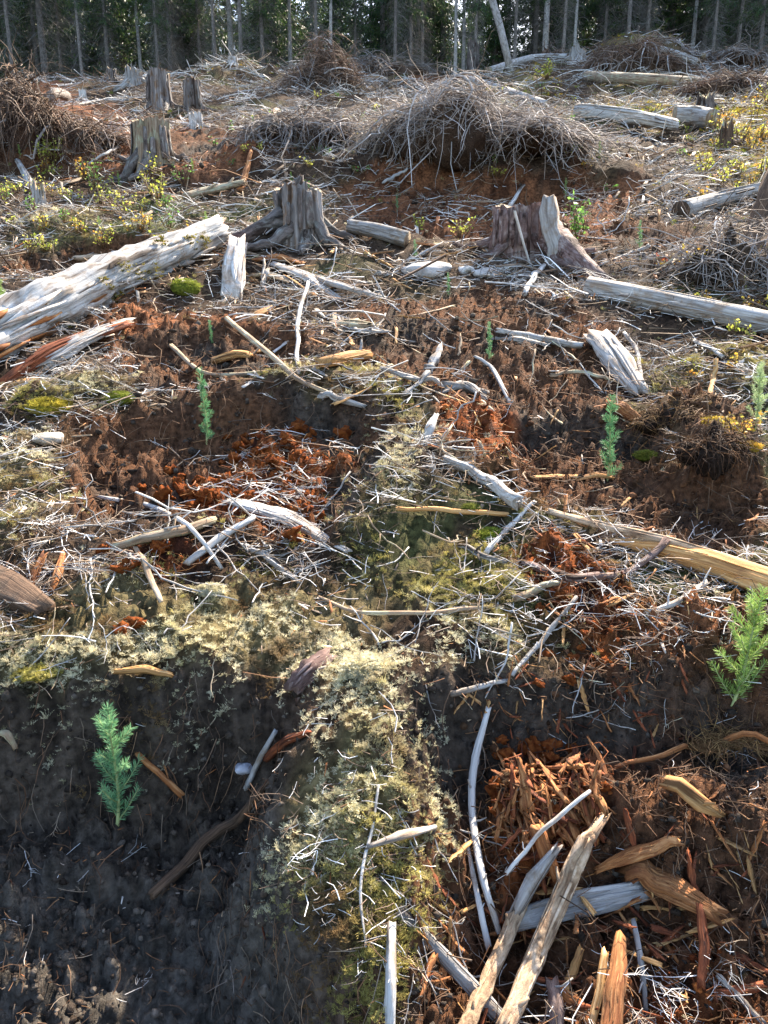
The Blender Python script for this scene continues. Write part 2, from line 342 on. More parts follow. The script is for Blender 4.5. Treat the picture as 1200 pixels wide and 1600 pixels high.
def twigs(base, ang, length, rad, tilt, curv, sides=3, segs=3):
    """many thin bent twigs: vertices and quads"""
    N_ = len(base); t = np.linspace(0, 1, segs + 1)
    h = np.stack([np.cos(ang), np.sin(ang), np.zeros(N_)], 1); sidev = np.stack([-np.sin(ang), np.cos(ang), np.zeros(N_)], 1)
    d = h * np.cos(tilt)[:, None] + np.array([0, 0, 1.0]) * np.sin(tilt)[:, None]; upn = np.cross(d, sidev) * -1
    p = base[:, None] + d[:, None] * (length[:, None] * (t[None] - .5))[..., None]
    bow = (t * (1 - t) * 4)[None] * (length * curv)[:, None]
    a2 = rng.uniform(0, 2 * np.pi, N_); off = sidev * np.cos(a2)[:, None] + upn * np.abs(np.sin(a2))[:, None] * .6
    p = p + off[:, None] * bow[..., None]
    wig = rng.standard_normal((N_, segs + 1, 1)) * (length * .025)[:, None, None]; p = p + wig * sidev[:, None]
    r = rad[:, None] * (1 - .55 * t)[None]
    a = np.arange(sides) / sides * 2 * np.pi
    ring = sidev[:, None] * np.cos(a)[None, :, None] + upn[:, None] * np.sin(a)[None, :, None]
    V = p[:, :, None] + ring[:, None] * r[:, :, None, None]
    V = V.reshape(-1, 3); per = (segs + 1) * sides
    f = []
    for i in range(segs):
        for j in range(sides):
            k = (j + 1) % sides; f.append((i * sides + j, i * sides + k, (i + 1) * sides + k, (i + 1) * sides + j))
    F = (np.array(f)[None] + (np.arange(N_) * per)[:, None, None]).reshape(-1, 4)
    return V, F, per

def replicate(tv, tf, pos, yaw, scale, tiltx=None, flat=1.0):
    c, s = np.cos(yaw), np.sin(yaw); v = tv[None] * scale[:, None, None]; v = v * np.array([1, 1, flat])
    x = v[..., 0] * c[:, None] - v[..., 1] * s[:, None]; y = v[..., 0] * s[:, None] + v[..., 1] * c[:, None]
    V = np.stack([x, y, v[..., 2]], -1) + pos[:, None]
    F = (tf[None] + (np.arange(len(pos)) * len(tv))[:, None, None]).reshape(-1, tf.shape[1])
    return V.reshape(-1, 3), F

# ------------------------------------------------------------------ ground: one sheet, finer near the path
ny, nu = 530, 470
yy = np.concatenate([np.linspace(-14, .55, 24)[:-1], np.geomspace(.55, 30, ny - 60), np.geomspace(30.5, 150, 37)])
uu = np.linspace(-1, 1, nu); uu = np.sign(uu) * (np.abs(uu) * .74 + np.clip(np.abs(uu) - .86, 0, 1) ** 2 * 60)
X = uu[None] * (np.clip(yy, .8, 1e9)[:, None] + .55); Y = np.broadcast_to(yy[:, None], X.shape)
z, W = terrain(X.ravel(), Y.ravel()); x_, y_ = X.ravel(), Y.ravel()
n1 = fbm(x_, y_, 3.0, 4, 20)[:, None]; n2 = fbm(x_, y_, 14, 3, 21)[:, None]; n3 = fbm(x_, y_, .5, 3, 22)[:, None]
def lerp(a, b, t): return a + (b - a) * np.clip(t, 0, 1)
A = lambda *c: np.array(c)[None]
C = lerp(A(.045, .027, .017), A(.125, .082, .052), .5 + n1 * .9 + n2 * .4)
C = lerp(C, A(.095, .10, .035), (n3 - .16) * 2.2)
C = lerp(C, A(.06, .036, .022), (n1 - .18) * 2.5)
soilc = lerp(A(.050, .037, .028), A(.115, .087, .066), .5 + n2 + n1 * .5)
soilc = lerp(soilc, A(.155, .072, .036), np.clip((fbm(x_, y_, 1.6, 3, 25)[:, None] + .35) * 2.2, 0, .9) * np.maximum(sstep(.55, .75, x_ / np.clip(y_, .5, 99) + .75), sstep(2.0, 2.6, y_))[:, None])
pale = (sstep(1.75, 1.3, y_) * sstep(.05, -.25, x_))[:, None]; soilc = lerp(soilc, lerp(A(.095, .084, .070), A(.165, .145, .122), .5 + n2 + n1 * .6), pale * .8)  # greyer soil in the near-left pit, albedo also raised to offset its shade
C = lerp(C, soilc, W['soil'][:, None])
C = lerp(C, lerp(A(.095, .038, .018), A(.28, .115, .052), .5 + n2 + n1), W['red'][:, None])
C = lerp(C, lerp(A(.065, .022, .012), A(.34, .10, .028), .55 + n2 * 1.3 + n1 * .6), W['rot'][:, None])
C = lerp(C, lerp(A(.08, .058, .026), A(.21, .17, .08), .5 + n2 * .9 + n1 * .5), (W['moss'] * (1 - np.clip(W['soil'] + W['rot'], 0, 1)))[:, None] * np.clip(.6 + 1.6 * n1, 0, .9))
iy, iu = np.meshgrid(np.arange(len(yy) - 1), np.arange(nu - 1), indexing='ij'); i0 = (iy * nu + iu).ravel()
F = np.stack([i0, i0 + 1, i0 + nu + 1, i0 + nu], 1)
tag(link('ground', fast_mesh('ground', np.stack([x_, y_, z], 1), F, [M['ground']], C, smooth=True)), kind='structure')

def spots(n, y0, y1, width=.65):
    y = np.exp(rng.uniform(math.log(y0), math.log(y1), n)); x = rng.uniform(-width, width, n) * (y + .75)
    z, W = terrain(x, y); return np.stack([x, y, z], 1), W
def wallspots(n, on='soil'):
    p, W = spots(60000, .8, 6); e = .012
    gx = (hgt(p[:, 0] + e, p[:, 1]) - p[:, 2]) / e; gy = (hgt(p[:, 0], p[:, 1] + e) - p[:, 2]) / e
    k = np.argsort(-(np.hypot(gx, gy) * rng.uniform(.3, 1, len(p)) * ((W['under'] if on == 'moss' else W['soil'] + W['rot']) > .15)))[:n]
    W = {q: v[k] for q, v in W.items()}; W['soil'] = np.maximum(W['soil'], .8 * (W['moss'] < .5)); return p[k], W
def pick(n, pal, jitter=.25):
    pal = np.array(pal); c = pal[rng.integers(0, len(pal), n)]; return c * (1 + jitter * rng.standard_normal((n, 1))).clip(.5, 1.6)
def stuff(name, label, V, F, mat, C, smooth=False, cat='litter'):
    return tag(link(name, fast_mesh(name, V, F, [mat], C, smooth=smooth)), label, cat, kind='stuff')

def inst_stuff(name, label, cat, protos, mat, pos, rot, scl, C):
    """uncountable growth: small clumps set on points"""
    src = bpy.data.collections.new(name + '_shapes'); n = len(pos)
    for k, (v, f) in enumerate(protos): src.objects.link(bpy.data.objects.new(f'{name}_shape', fast_mesh(f'{name}_shape', v, f, [mat])))
    me = bpy.data.meshes.new(name); me.vertices.add(n); me.vertices.foreach_set('co', np.asarray(pos, np.float32).ravel())
    def at(nm, ty, key, arr): q = me.attributes.new(nm, ty, 'POINT'); q.data.foreach_set(key, np.ascontiguousarray(arr).ravel())
    at('rot', 'FLOAT_VECTOR', 'vector', np.asarray(rot, np.float32)); at('scl', 'FLOAT', 'value', np.asarray(scl, np.float32)); at('idx', 'INT', 'value', rng.integers(0, len(protos), n).astype(np.int32))
    at('col', 'FLOAT_COLOR', 'color', np.concatenate([C, np.ones((n, 1))], 1).astype(np.float32))
    me.materials.append(mat); o = tag(link(name, me), label, cat, kind='stuff')
    g = bpy.data.node_groups.new(name, 'GeometryNodeTree'); g.interface.new_socket('Geometry', in_out='INPUT', socket_type='NodeSocketGeometry'); g.interface.new_socket('Geometry', in_out='OUTPUT', socket_type='NodeSocketGeometry')
    N, L = g.nodes.new, g.links.new; gi, go = N('NodeGroupInput'), N('NodeGroupOutput'); iop = N('GeometryNodeInstanceOnPoints'); ci = N('GeometryNodeCollectionInfo'); ci.inputs['Collection'].default_value = src; ci.inputs['Separate Children'].default_value = True; ci.inputs['Reset Children'].default_value = True
    def na(nm, ty): q = N('GeometryNodeInputNamedAttribute'); q.data_type = ty; q.inputs['Name'].default_value = nm; return q.outputs['Attribute']
    er = N('FunctionNodeEulerToRotation'); L(na('rot', 'FLOAT_VECTOR'), er.inputs[0]); L(er.outputs[0], iop.inputs['Rotation']); L(na('scl', 'FLOAT'), iop.inputs['Scale']); L(na('idx', 'INT'), iop.inputs['Instance Index'])
    iop.inputs['Pick Instance'].default_value = True; L(gi.outputs[0], iop.inputs['Points']); L(ci.outputs[0], iop.inputs['Instance']); L(iop.outputs[0], go.inputs[0])
    md = o.modifiers.new('growth', 'NODES'); md.node_group = g; return o
# ------------------------------------------------------------------ twig litter
p, W_ = spots(52000, .75, 24)
bare = W_['soil'] + W_['rot'] * .5 + W_['red'] * .8
nz = fbm(p[:, 0], p[:, 1], 1.4, 2, 30)
keep = rng.random(len(p)) < np.clip(.76 - bare * .66 - W_['moss'] * .25 * (p[:, 1] < 4) + nz * 1.6 * (1 - W_['soil'] * .85), .02, 1)
p = p[keep]; n = len(p); dd = p[:, 1] + .8
L_ = rng.lognormal(-3.25, .5, n) * (.28 + .50 * dd * sstep(.5, 4, dd)); L_ = np.clip(L_, .015, .8); rad = L_ * rng.uniform(.006, .016, n) + .00045 * (1 + dd * .25)
p[:, 2] += rng.uniform(.0, .02, n) * (1 + .25 * dd)
bb = (W_['soil'] + W_['rot'])[keep]
cc = pick(n, [(.46, .43, .41), (.66, .64, .61), (.22, .17, .13), (.15, .10, .07), (.28, .20, .13), (.74, .72, .69), (.12, .08, .055)])
br = (rng.random(n) < .18 + .6 * bb)[:, None]; cc = np.where(br, pick(n, [(.10, .055, .03), (.16, .085, .045), (.07, .045, .03), (.22, .12, .06)]), cc)
V, F, per = twigs(p, rng.uniform(0, 2 * np.pi, n), L_, rad, rng.normal(.12, .25, n), rng.normal(0, .13, n))
stuff('twig_litter', 'grey and brown dead twigs strewn over the whole slope', V, F, M['litter'], np.repeat(cc, per, 0))
# forked dead twigs
def forked(k):
    b0 = np.zeros((1, 3)); V, F, per = twigs(b0, np.zeros(1), np.ones(1), np.array([.011]), np.array([.05]), np.array([rng.normal(0, .12)]), segs=4); m = rng.integers(4, 9)
    x = rng.uniform(-.3, .45, m); a = rng.choice([-1, 1], m) * rng.uniform(.4, 1.0, m); l = rng.uniform(.15, .5, m) * (1 - np.abs(x)); t = rng.normal(.15, .3, m)
    V2, F2, _ = twigs(np.stack([x + np.cos(a) * l * .5, np.sin(a) * l * .5, .5 * l * np.sin(t)], 1), a, l, np.full(m, .006), t, rng.normal(0, .15, m), segs=2); return np.vstack([V, V2]), np.vstack([F, F2 + len(V)])
p, W_ = spots(30000, .85, 22); nz = fbm(p[:, 0], p[:, 1], .9, 2, 37)
keep = rng.random(len(p)) < np.clip((.50 + nz * 2.0 - W_['rot'] * .35 - W_['red'] * .15 - W_['moss'] * .25 * (p[:, 1] < 4)) * (1 - W_['soil'] * .97), .002, 1); p = p[keep]; n = len(p); dd = p[:, 1] + .8; p[:, 2] += rng.uniform(0, .025, n) * (1 + .2 * dd)
inst_stuff('forked_twig_litter', 'tangled forked grey twigs lying all over the slope', 'litter', [forked(k) for k in range(9)], M['twiginst'], p, np.stack([rng.normal(.28, .25, n), rng.normal(0, .25, n), rng.uniform(0, 6.3, n)], 1), rng.lognormal(-2.35, .4, n) * (.35 + .22 * dd), pick(n, [(.50, .47, .45), (.66, .64, .61), (.28, .23, .19), (.20, .14, .10), (.76, .74, .71), (.36, .27, .19)]))
# fibrous roots and rotten fibres on the bare soil
p, W_ = spots(30000, .75, 9); q_, Wq = wallspots(11000); p = np.vstack([p, q_]); W_ = {k: np.concatenate([W_[k], Wq[k]]) for k in W_}
keep = rng.random(len(p)) < np.clip(W_['soil'] * (.06 + .5 * (p[:, 0] > .12 * p[:, 1]) + .3 * (p[:, 1] > 2)) + W_['rot'] * .5 + W_['red'] * .3, 0, 1); p = p[keep]; n = len(p); dd = p[:, 1] + .8
L_ = rng.lognormal(-3.5, .5, n) * (.7 + .3 * dd); rad = .0007 * (1 + dd * .22) * rng.uniform(.7, 2, n); p[:, 2] += rng.uniform(0, .015, n)
rr = W_['rot'][keep][:, None]
cc = np.where(rng.random((n, 1)) < rr * .8, pick(n, [(.34, .11, .035), (.42, .18, .06), (.22, .07, .025)]), pick(n, [(.12, .06, .032), (.17, .085, .043), (.075, .046, .03), (.24, .125, .06)]))
V, F, per = twigs(p, rng.uniform(0, 2 * np.pi, n), L_, rad, rng.normal(.2, .4, n), rng.normal(0, .3, n))
stuff('root_fibres', 'fine brown root fibres in the bare soil', V, F, M['litter'], np.repeat(cc, per, 0))

# flat shreds of wood and bark
p, W_ = spots(26000, .75, 14); keep = rng.random(len(p)) < np.clip(.42 - W_['soil'] * (.40 - .12 * (p[:, 0] > .1 * p[:, 1])) - W_['moss'] * .38 + fbm(p[:, 0], p[:, 1], 1.2, 2, 33) * (1 - W_['soil'] * .8), .012, 1); p = p[keep]; n = len(p); dd = p[:, 1] + .8
L_ = rng.lognormal(-3.9, .5, n) * (.12 + .40 * dd * sstep(1, 4.5, dd)); p[:, 2] += rng.uniform(.0, .012, n) * (1 + .2 * dd); isr = rng.random((n, 1)) < .25 + .5 * np.clip(W_['rot'] + W_['soil'] * .5, 0, 1)[keep][:, None]
cc = np.where(isr, pick(n, [(.36, .14, .05), (.28, .10, .035), (.44, .22, .09), (.16, .07, .03)]), pick(n, [(.42, .35, .28), (.32, .24, .17), (.48, .43, .38), (.20, .14, .09), (.36, .25, .15), (.14, .10, .07)]))
bx = np.array([[-.5, -1, 0], [-.42, 1, 0], [.5, .3, 0], [.38, -.9, 0], [-.46, -.8, 1], [-.4, .8, 1], [.46, .2, 1], [.36, -.7, 1]], float); bf = np.array([(4, 5, 6, 7), (0, 1, 5, 4), (1, 2, 6, 5), (2, 3, 7, 6), (3, 0, 4, 7)])
v = bx[None] * np.stack([L_, L_ * rng.uniform(.04, .14, n), L_ * rng.uniform(.03, .09, n)], 1)[:, None]; tl = rng.normal(0, .35, n)[:, None]; ya = rng.uniform(0, 6.3, n)[:, None]; vz = v[..., 2] * np.cos(tl) + v[..., 0] * np.sin(tl) + SLOPE * .8 * np.sin(ya) * v[..., 0]; vx = v[..., 0] * np.cos(tl)
V = np.stack([vx * np.cos(ya) - v[..., 1] * np.sin(ya), vx * np.sin(ya) + v[..., 1] * np.cos(ya), vz], -1) + p[:, None]
stuff('wood_shreds', 'small pale and orange shreds of wood scattered over the slope', V.reshape(-1, 3), (bf[None] + (np.arange(n) * 8)[:, None, None]).reshape(-1, 4), M['litter'], np.repeat(cc, 8, 0))

# roots and dry stems hanging down the faces of the banks
p, W_ = wallspots(1500); n = len(p); L_ = rng.uniform(.03, .13, n) * (.6 + .25 * p[:, 1]); p[:, 1] -= .012; p[:, 2] += L_ * .12
cc = pick(n, [(.15, .075, .04), (.22, .13, .075), (.09, .055, .036), (.20, .15, .11), (.13, .08, .05)])
V, F, per = twigs(p, rng.normal(-math.pi / 2, .6, n), L_, rng.uniform(.0006, .0018, n) * (.7 + .2 * p[:, 1]), rng.normal(-1.0, .35, n), rng.normal(.1, .2, n), segs=4)
stuff('hanging_roots', 'thin brown roots and dry stems hanging down the soil banks', V, F, M['litter'], np.repeat(cc, per, 0), cat='roots')

# ------------------------------------------------------------------ moss: tufts of feathery shoots
def moss_tuft(k, up):
    V = []; F = []
    for i in range(k):
        a = rng.uniform(0, 2 * np.pi); ln = rng.uniform(.6, 1.1); e = rng.uniform(up - .35, up + .5); wd = rng.uniform(.07, .15)
        d = np.array([math.cos(a), math.sin(a), 0]); s = np.array([-d[1], d[0], 0]); o = d * rng.uniform(0, .35)
        for q, (t, hh, ww) in enumerate(((0, -.15, .5), (.55, math.sin(e) * .65, 1.0), (1.0, math.sin(e) * .55, .25))):
            c = o + d * ln * t * math.cos(e * .6) + np.array([0, 0, ln * hh]); V += [c - s * wd * ww, c + s * wd * ww]
        b = 6 * i; F += [(b, b + 1, b + 3, b + 2), (b + 2, b + 3, b + 5, b + 4)]
    return np.array(V), np.array(F)
p, W_ = spots(190000, .75, 14); q_, Wq = wallspots(20000, 'moss'); q2, W2_ = spots(16000, 12, 25); p = np.vstack([p, q_, q2]); W_ = {k: np.concatenate([W_[k], Wq[k], W2_[k]]) for k in W_}
pn = fbm(p[:, 0], p[:, 1], 3.5, 2, 40)
keep = rng.random(len(p)) < np.clip(np.maximum(W_['moss'], W_['under'] * .45) * (.68 + pn * 1.6 + 1.0 * fbm(p[:, 0], p[:, 1], 1.3, 2, 44)) + .03 * (1 - W_['soil']), 0, 1); p = p[keep]; n = len(p); dd = p[:, 1] + .8
pal = fbm(p[:, 0], p[:, 1], 1.5, 2, 41)[:, None] + rng.normal(0, .12, (n, 1)); pal2 = fbm(p[:, 0], p[:, 1], 5, 2, 42)[:, None]
green = np.maximum(sstep(3.2, 6, p[:, 1])[:, None] * sstep(.1, .4, p[:, 0] / p[:, 1])[:, None], sstep(7, 10, p[:, 1])[:, None])
cc = lerp(np.array([[.37, .32, .10]]), np.array([[.73, .67, .46]]), .5 + pal * 1.7); cc = lerp(cc, np.array([[.20, .125, .055]]), (pal2 - .08) * 2.4); cc = lerp(cc, np.where(rng.random((n, 1)) < .35 + .3 * (p[:, :1] > 3), np.array([[.48, .34, .05]]), np.array([[.26, .30, .04]])), green)
cc *= (1 + .18 * rng.standard_normal((n, 1))).clip(.6, 1.5)
def feather_tuft(k, up):
    V = []; F = []
    for i in range(k):
        a = rng.uniform(0, 2 * np.pi); ln = rng.lognormal(-.15, .25); e = rng.uniform(up - .5, up + .7); d = np.array([math.cos(a), math.sin(a), 0]); s = np.array([-d[1], d[0], 0]); o = d * rng.uniform(0, .45) + s * rng.normal(0, .2)
        ax_ = d * math.cos(e) + np.array([0, 0, math.sin(e)])
        for q in range(7):                 # leaflets along the shoot, alternating sides
            t = q / 7; c = o + ax_ * ln * t - np.array([0, 0, .25 * t * t * ln]); sg = 1 if q % 2 else -1; l2 = .30 * ln * (1.05 - t) + .05; dd_ = ax_ * .7 + s * sg * .8 + np.array([0, 0, rng.normal(0, .3)]); w2 = np.cross(dd_, [0, 0, 1.]); w2 = w2 / (np.linalg.norm(w2) + 1e-6) * .06
            b = len(V); V += [c - w2 * .5, c + w2 * .5, c + dd_ * l2 * .6 + w2, c + dd_ * l2]; F.append((b, b + 1, b + 2, b + 3))
    return np.array(V), np.array(F)
sc = rng.lognormal(-4.72, .40, n) * (.50 + .20 * dd)
inst_stuff('moss_carpet', 'pale yellow green feathery moss carpet over the bank', 'moss', [feather_tuft(15, .45 + .1 * k) for k in range(7)], M['mossinst'], p, np.stack([rng.normal(.25, .3, n), rng.normal(0, .3, n), rng.uniform(0, 6.3, n)], 1), sc, cc)

# ------------------------------------------------------------------ clods of soil and crumbs of rotten wood
import bmesh
def ico(sub):
    bm = bmesh.new(); bmesh.ops.create_icosphere(bm, subdivisions=sub, radius=1); v = np.array([q.co[:] for q in bm.verts]); f = np.array([[a.index for a in q.verts] for q in bm.faces]); bm.free(); return v, f
I1, I2, I3 = ico(1), ico(2), ico(3)
def blob(v, amp, seed):
    k = rng.uniform(1.2, 2.6, (6, 3)) * rng.choice([-1, 1], (6, 3)); ph = rng.uniform(0, 6.3, 6)
    return v * (1 + amp * np.sin(v @ k.T * 1.6 + ph).sum(1) / 3)[:, None] * rng.uniform(.7, 1.2, 3)
p, W_ = spots(28000, .75, 9); q_, Wq = wallspots(10000); p = np.vstack([p, q_]); W_ = {k: np.concatenate([W_[k], Wq[k]]) for k in W_}
sl = W_['soil'] + W_['red'] * .7; rot = W_['rot']
keep = rng.random(len(p)) < np.clip(sl * .5 + rot * .55, 0, 1); p = p[keep]; n = len(p); dd = p[:, 1] + .8; rk = rot[keep]
siz = np.minimum(rng.lognormal(-5.5, .5, n), .012) * (.55 + .3 * dd)
isr = rng.random(n) < rk; rx = (p[:, 0] > .1 * p[:, 1])
cc = np.where(isr[:, None], pick(n, [(.33, .085, .022), (.42, .13, .035), (.20, .05, .016), (.12, .035, .014)]), np.where((rx & (rng.random(n) < .6))[:, None], pick(n, [(.12, .058, .03), (.18, .085, .042), (.085, .046, .025)]), pick(n, [(.055, .042, .033), (.09, .070, .055), (.065, .047, .035), (.12, .098, .078)])))
Vs, Fs, Cs, off = [], [], [], 0; idx = rng.integers(0, 6, n)
for k in range(6):
    for big in (0, 1):
        m = (idx == k) & ((siz > .013 * (.55 + .3 * dd)) == bool(big)); src = I2 if big else I1
        tv = blob(src[0], .34, k) * (1 + rng.normal(0, .16, (len(src[0]), 1))); V, F = replicate(tv, src[1], p[m], rng.uniform(0, 6.3, m.sum()), siz[m], flat=.75); Vs.append(V); Fs.append(F + off); Cs.append(np.repeat(cc[m] * (1 + .45 * ((p[m, 1] < 1.6) & (p[m, 0] < -.1)))[:, None], len(tv), 0)); off += len(V)  # crumbs in the near-left pit get lighter colour against the shade there
stuff('soil_crumbs', 'dark crumbly clods of soil and red crumbs of rotten wood', np.vstack(Vs), np.vstack(Fs), M['clod'], np.vstack(Cs), cat='soil')

# ------------------------------------------------------------------ forest behind the clearing
def tree_proto(height, crown_from, nb, bl, dead, leaves, seed, pale=False, lean=0):
    root = link('spruce_tree', None)
    mb = MB(); zz = np.array([-.5, 0, .25, 1, 2.5, 4.5, 7, 9, 11, 13]) / 13 * height; zz[0] = -.5; zz[2] = .25
    rr = np.interp(zz, [-.5, 0, .4, height], [.19, .17, .13, .02])
    sway = np.stack([np.sin(zz * .35 + seed) * .05 * zz / 4, np.cos(zz * .3 + seed * 2) * .05 * zz / 4, zz], 1)
    mb.tube(sway, rr, sides=10, jit=.04); link('trunk', mb.mesh('tree_trunk', [M['paletrunk' if pale else 'trunk']]), root)
    def axis(zq): return np.stack([np.interp(zq, zz, sway[:, 0]), np.interp(zq, zz, sway[:, 1]), zq], 1)
    if dead:
        zq = rng.uniform(.3, crown_from + 1.5, dead); a = rng.uniform(0, 6.3, dead); ln = rng.uniform(.3, 1.5, dead)
        b = axis(zq); b[:, 0] += np.cos(a) * ln * .5; b[:, 1] += np.sin(a) * ln * .5; b[:, 2] -= ln * .12
        V, F, per = twigs(b, a, ln, rng.uniform(.004, .011, dead), rng.normal(-.35, .3, dead), rng.normal(-.1, .12, dead), segs=4)
        V2, F2, per2 = twigs(np.repeat(b, 4, 0) + rng.normal(0, .16, (dead * 4, 3)), np.repeat(a, 4) + rng.normal(0, .8, dead * 4), rng.uniform(.15, .6, dead * 4), np.full(dead * 4, .0035), rng.normal(-.8, .4, dead * 4), rng.normal(0, .2, dead * 4), segs=3)
        cc = np.vstack([np.repeat(pick(dead, [(.20, .18, .165), (.27, .25, .23), (.14, .12, .10)]), per, 0), np.repeat(pick(dead * 4, [(.20, .185, .165), (.15, .13, .11), (.16, .17, .13)]), per2, 0)])
        link('dead_branches', fast_mesh('tree_dead_branches', np.vstack([V, V2]), np.vstack([F, F2 + len(V)]), [M['litter']], cc), root)
    zq = crown_from + (height - crown_from) * rng.random(nb) ** 1.25; a = rng.uniform(0, 6.3, nb)
    ln = bl * (1.05 - (zq - crown_from) / (height - crown_from)) * rng.uniform(.6, 1.1, nb) + .15
    b = axis(zq); bb = b.copy(); bb[:, 0] += np.cos(a) * ln * .5; bb[:, 1] += np.sin(a) * ln * .5; bb[:, 2] -= ln * .15
    V, F, per = twigs(bb, a, ln, np.full(nb, .014), np.full(nb, -.3), rng.normal(.05, .05, nb), segs=3); C1 = np.tile(np.array([[.10, .08, .065]]), (len(V), 1))
    nl = leaves; k = rng.integers(0, nb, nl); t = rng.beta(1.6, 1.0, nl)
    q = b[k].copy(); q[:, 0] += np.cos(a[k]) * ln[k] * t; q[:, 1] += np.sin(a[k]) * ln[k] * t; q[:, 2] -= ln[k] * (.30 * t ** 1.5)
    sd_ = rng.normal(0, .16, nl) * ln[k].clip(.4, 2) * (1.15 - t); q[:, 0] += -np.sin(a[k]) * sd_; q[:, 1] += np.cos(a[k]) * sd_; q[:, 2] -= np.abs(rng.normal(0, .13, nl))
    d = np.stack([np.cos(a[k]) * .55, np.sin(a[k]) * .55, np.full(nl, -.75)], 1) + rng.normal(0, .38, (nl, 3)); d /= np.linalg.norm(d, axis=1)[:, None]
    s = np.cross(d, rng.standard_normal((nl, 3))); s /= np.linalg.norm(s, axis=1)[:, None]; L2 = rng.uniform(.07, .22, nl)[:, None]; W2 = rng.uniform(.010, .026, nl)[:, None]
    LV = np.stack([q - s * W2 * .4, q + s * W2 * .4, q + d * L2 * .6 + s * W2, q + d * L2 * .6 - s * W2, q + d * L2 + s * W2 * .1, q + d * L2 - s * W2 * .1], 1).reshape(-1, 3)
    LF = (np.array([(0, 1, 2, 3), (3, 2, 4, 5)])[None] + (np.arange(nl) * 6)[:, None, None]).reshape(-1, 4)
    lc = np.repeat(pick(nl, [(.045, .085, .03), (.06, .11, .035), (.08, .13, .03), (.035, .065, .035)], .2), 6, 0)
    me = fast_mesh('tree_crown', np.vstack([V, LV]), np.vstack([F, LF + len(V)]), [M['litter'], M['needle']], np.vstack([C1, lc]), midx=np.concatenate([np.zeros(len(F)), np.ones(len(LF))]))
    link('crown', me, root); return root
protos = [tree_proto(11.5, 4.2, 110, 1.3, 260, 5200, 1), tree_proto(12.5, 5.0, 100, 1.2, 150, 4600, 2, True), tree_proto(10.5, 3.2, 120, 1.4, 330, 5600, 3)]
bushy = [tree_proto(8.5, .25, 240, 1.7, 60, 17000, 4), tree_proto(10.0, 1.0, 220, 1.9, 120, 15000, 5)]
used = set()
def place_tree(pr, x, y, sc, zs, label, group):
    o = pr if pr.name not in used else copy_tree(pr); used.add(pr.name)
    o.location = (x, y, float(hgt(x, y)[0])); o.rotation_euler = (0, 0, random.uniform(0, 6.3)); o.scale = (sc, sc, zs)
    return tag(o, label, 'tree', group)
front = [(20, 6, 0), (72, 11, 0), (98, 5, 2), (128, 5, 0), (170, 6, 2), (222, 6, 1), (247, 5, 2), (268, 8, 0), (315, 5, 2), (338, 6, 0), (363, 9, 1), (377, 6, 0), (412, 7, 2), (455, 7, 1), (495, 6, 0), (518, 6, 1), (555, 5, 2),
         (617, 6, 0), (642, 5, 2), (660, 6, 0), (711, 6, 1), (723, 6, 1), (742, 5, 2), (803, 6, 0), (849, 10, 1), (878, 6, 0), (895, 5, 1), (940, 5, 2), (978, 7, 0), (1006, 6, 2), (1076, 7, 1), (1110, 5, 2), (1146, 7, 0), (1185, 6, 2)]
ordn = ['first', 'second', 'third', 'fourth', 'fifth', 'sixth', 'seventh', 'eighth', 'ninth', 'tenth', 'eleventh', 'twelfth', 'thirteenth', 'fourteenth', 'fifteenth', 'sixteenth', 'seventeenth']
for i, (px, wd, kd) in enumerate(front):
    y = 25.6 + 2.6 * ((i * 37) % 11) / 11; dp = y * math.cos(PITCH) + (8.3 - 1.47) * math.sin(PITCH); x = (px - 600) / FPX * dp
    r = wd * dp / FPX / 2 / .125; side = 'left' if i < 17 else 'right'; k = i if i < 17 else 33 - i
    tone = 'pale grey' if kd == 1 else 'grey brown'; thick = 'thick' if wd >= 8 else 'slender'
    place_tree(protos[kd], x, y, r, random.uniform(.52, .66), f'{thick} {tone} spruce, {ordn[k]} trunk from the {side} along the forest edge', 'trunks along the forest edge')
def where(x, y):
    f = x / y; side = 'far left' if f < -.36 else 'left' if f < -.15 else 'middle' if f < .1 else 'right' if f < .34 else 'far right'
    return ('just inside' if y < 36 else 'further inside' if y < 47 else 'deep inside') + ' the forest at the ' + side
for i in range(170):                       # deeper in the forest
    y = 28.5 + 34 * (i / 170) ** 1.2; x = random.uniform(-.62, .62) * y
    kd = random.choice([0, 1, 2, 2, 3, 3, 3, 4, 4, 4]) if i > 12 else random.choice([0, 2, 2, 4])
    pr = (protos + bushy)[kd]; s = random.uniform(.7, 1.15)
    if kd >= 3: place_tree(pr, x, y, random.uniform(.9, 1.3), random.uniform(.7, .95), f'dark bushy spruce {where(x, y)}', 'bushy spruces in the forest')
    else: place_tree(pr, x, y, s, random.uniform(.6, .8), f'{"pale grey" if kd == 1 else "grey brown"} bare spruce trunk {where(x, y)}', 'trunks deeper in the forest')
def place_of(px): return {490: 'deep behind the left far pile', 520: 'furthest behind the left far pile', 600: 'left of the middle strip of brush', 690: 'beside the pale pair of trunks', 770: 'behind the leaning dead tree', 830: 'behind the small root plate', 930: 'above the blue grey stump', 1040: 'above the upper right brush pile', 1120: 'above the far right heap', 1200: 'at the right edge', 60: 'above the left root plate', 200: 'above the pale broken stump', 300: 'left of the mossy knoll', 430: 'right of the mossy knoll'}[px]
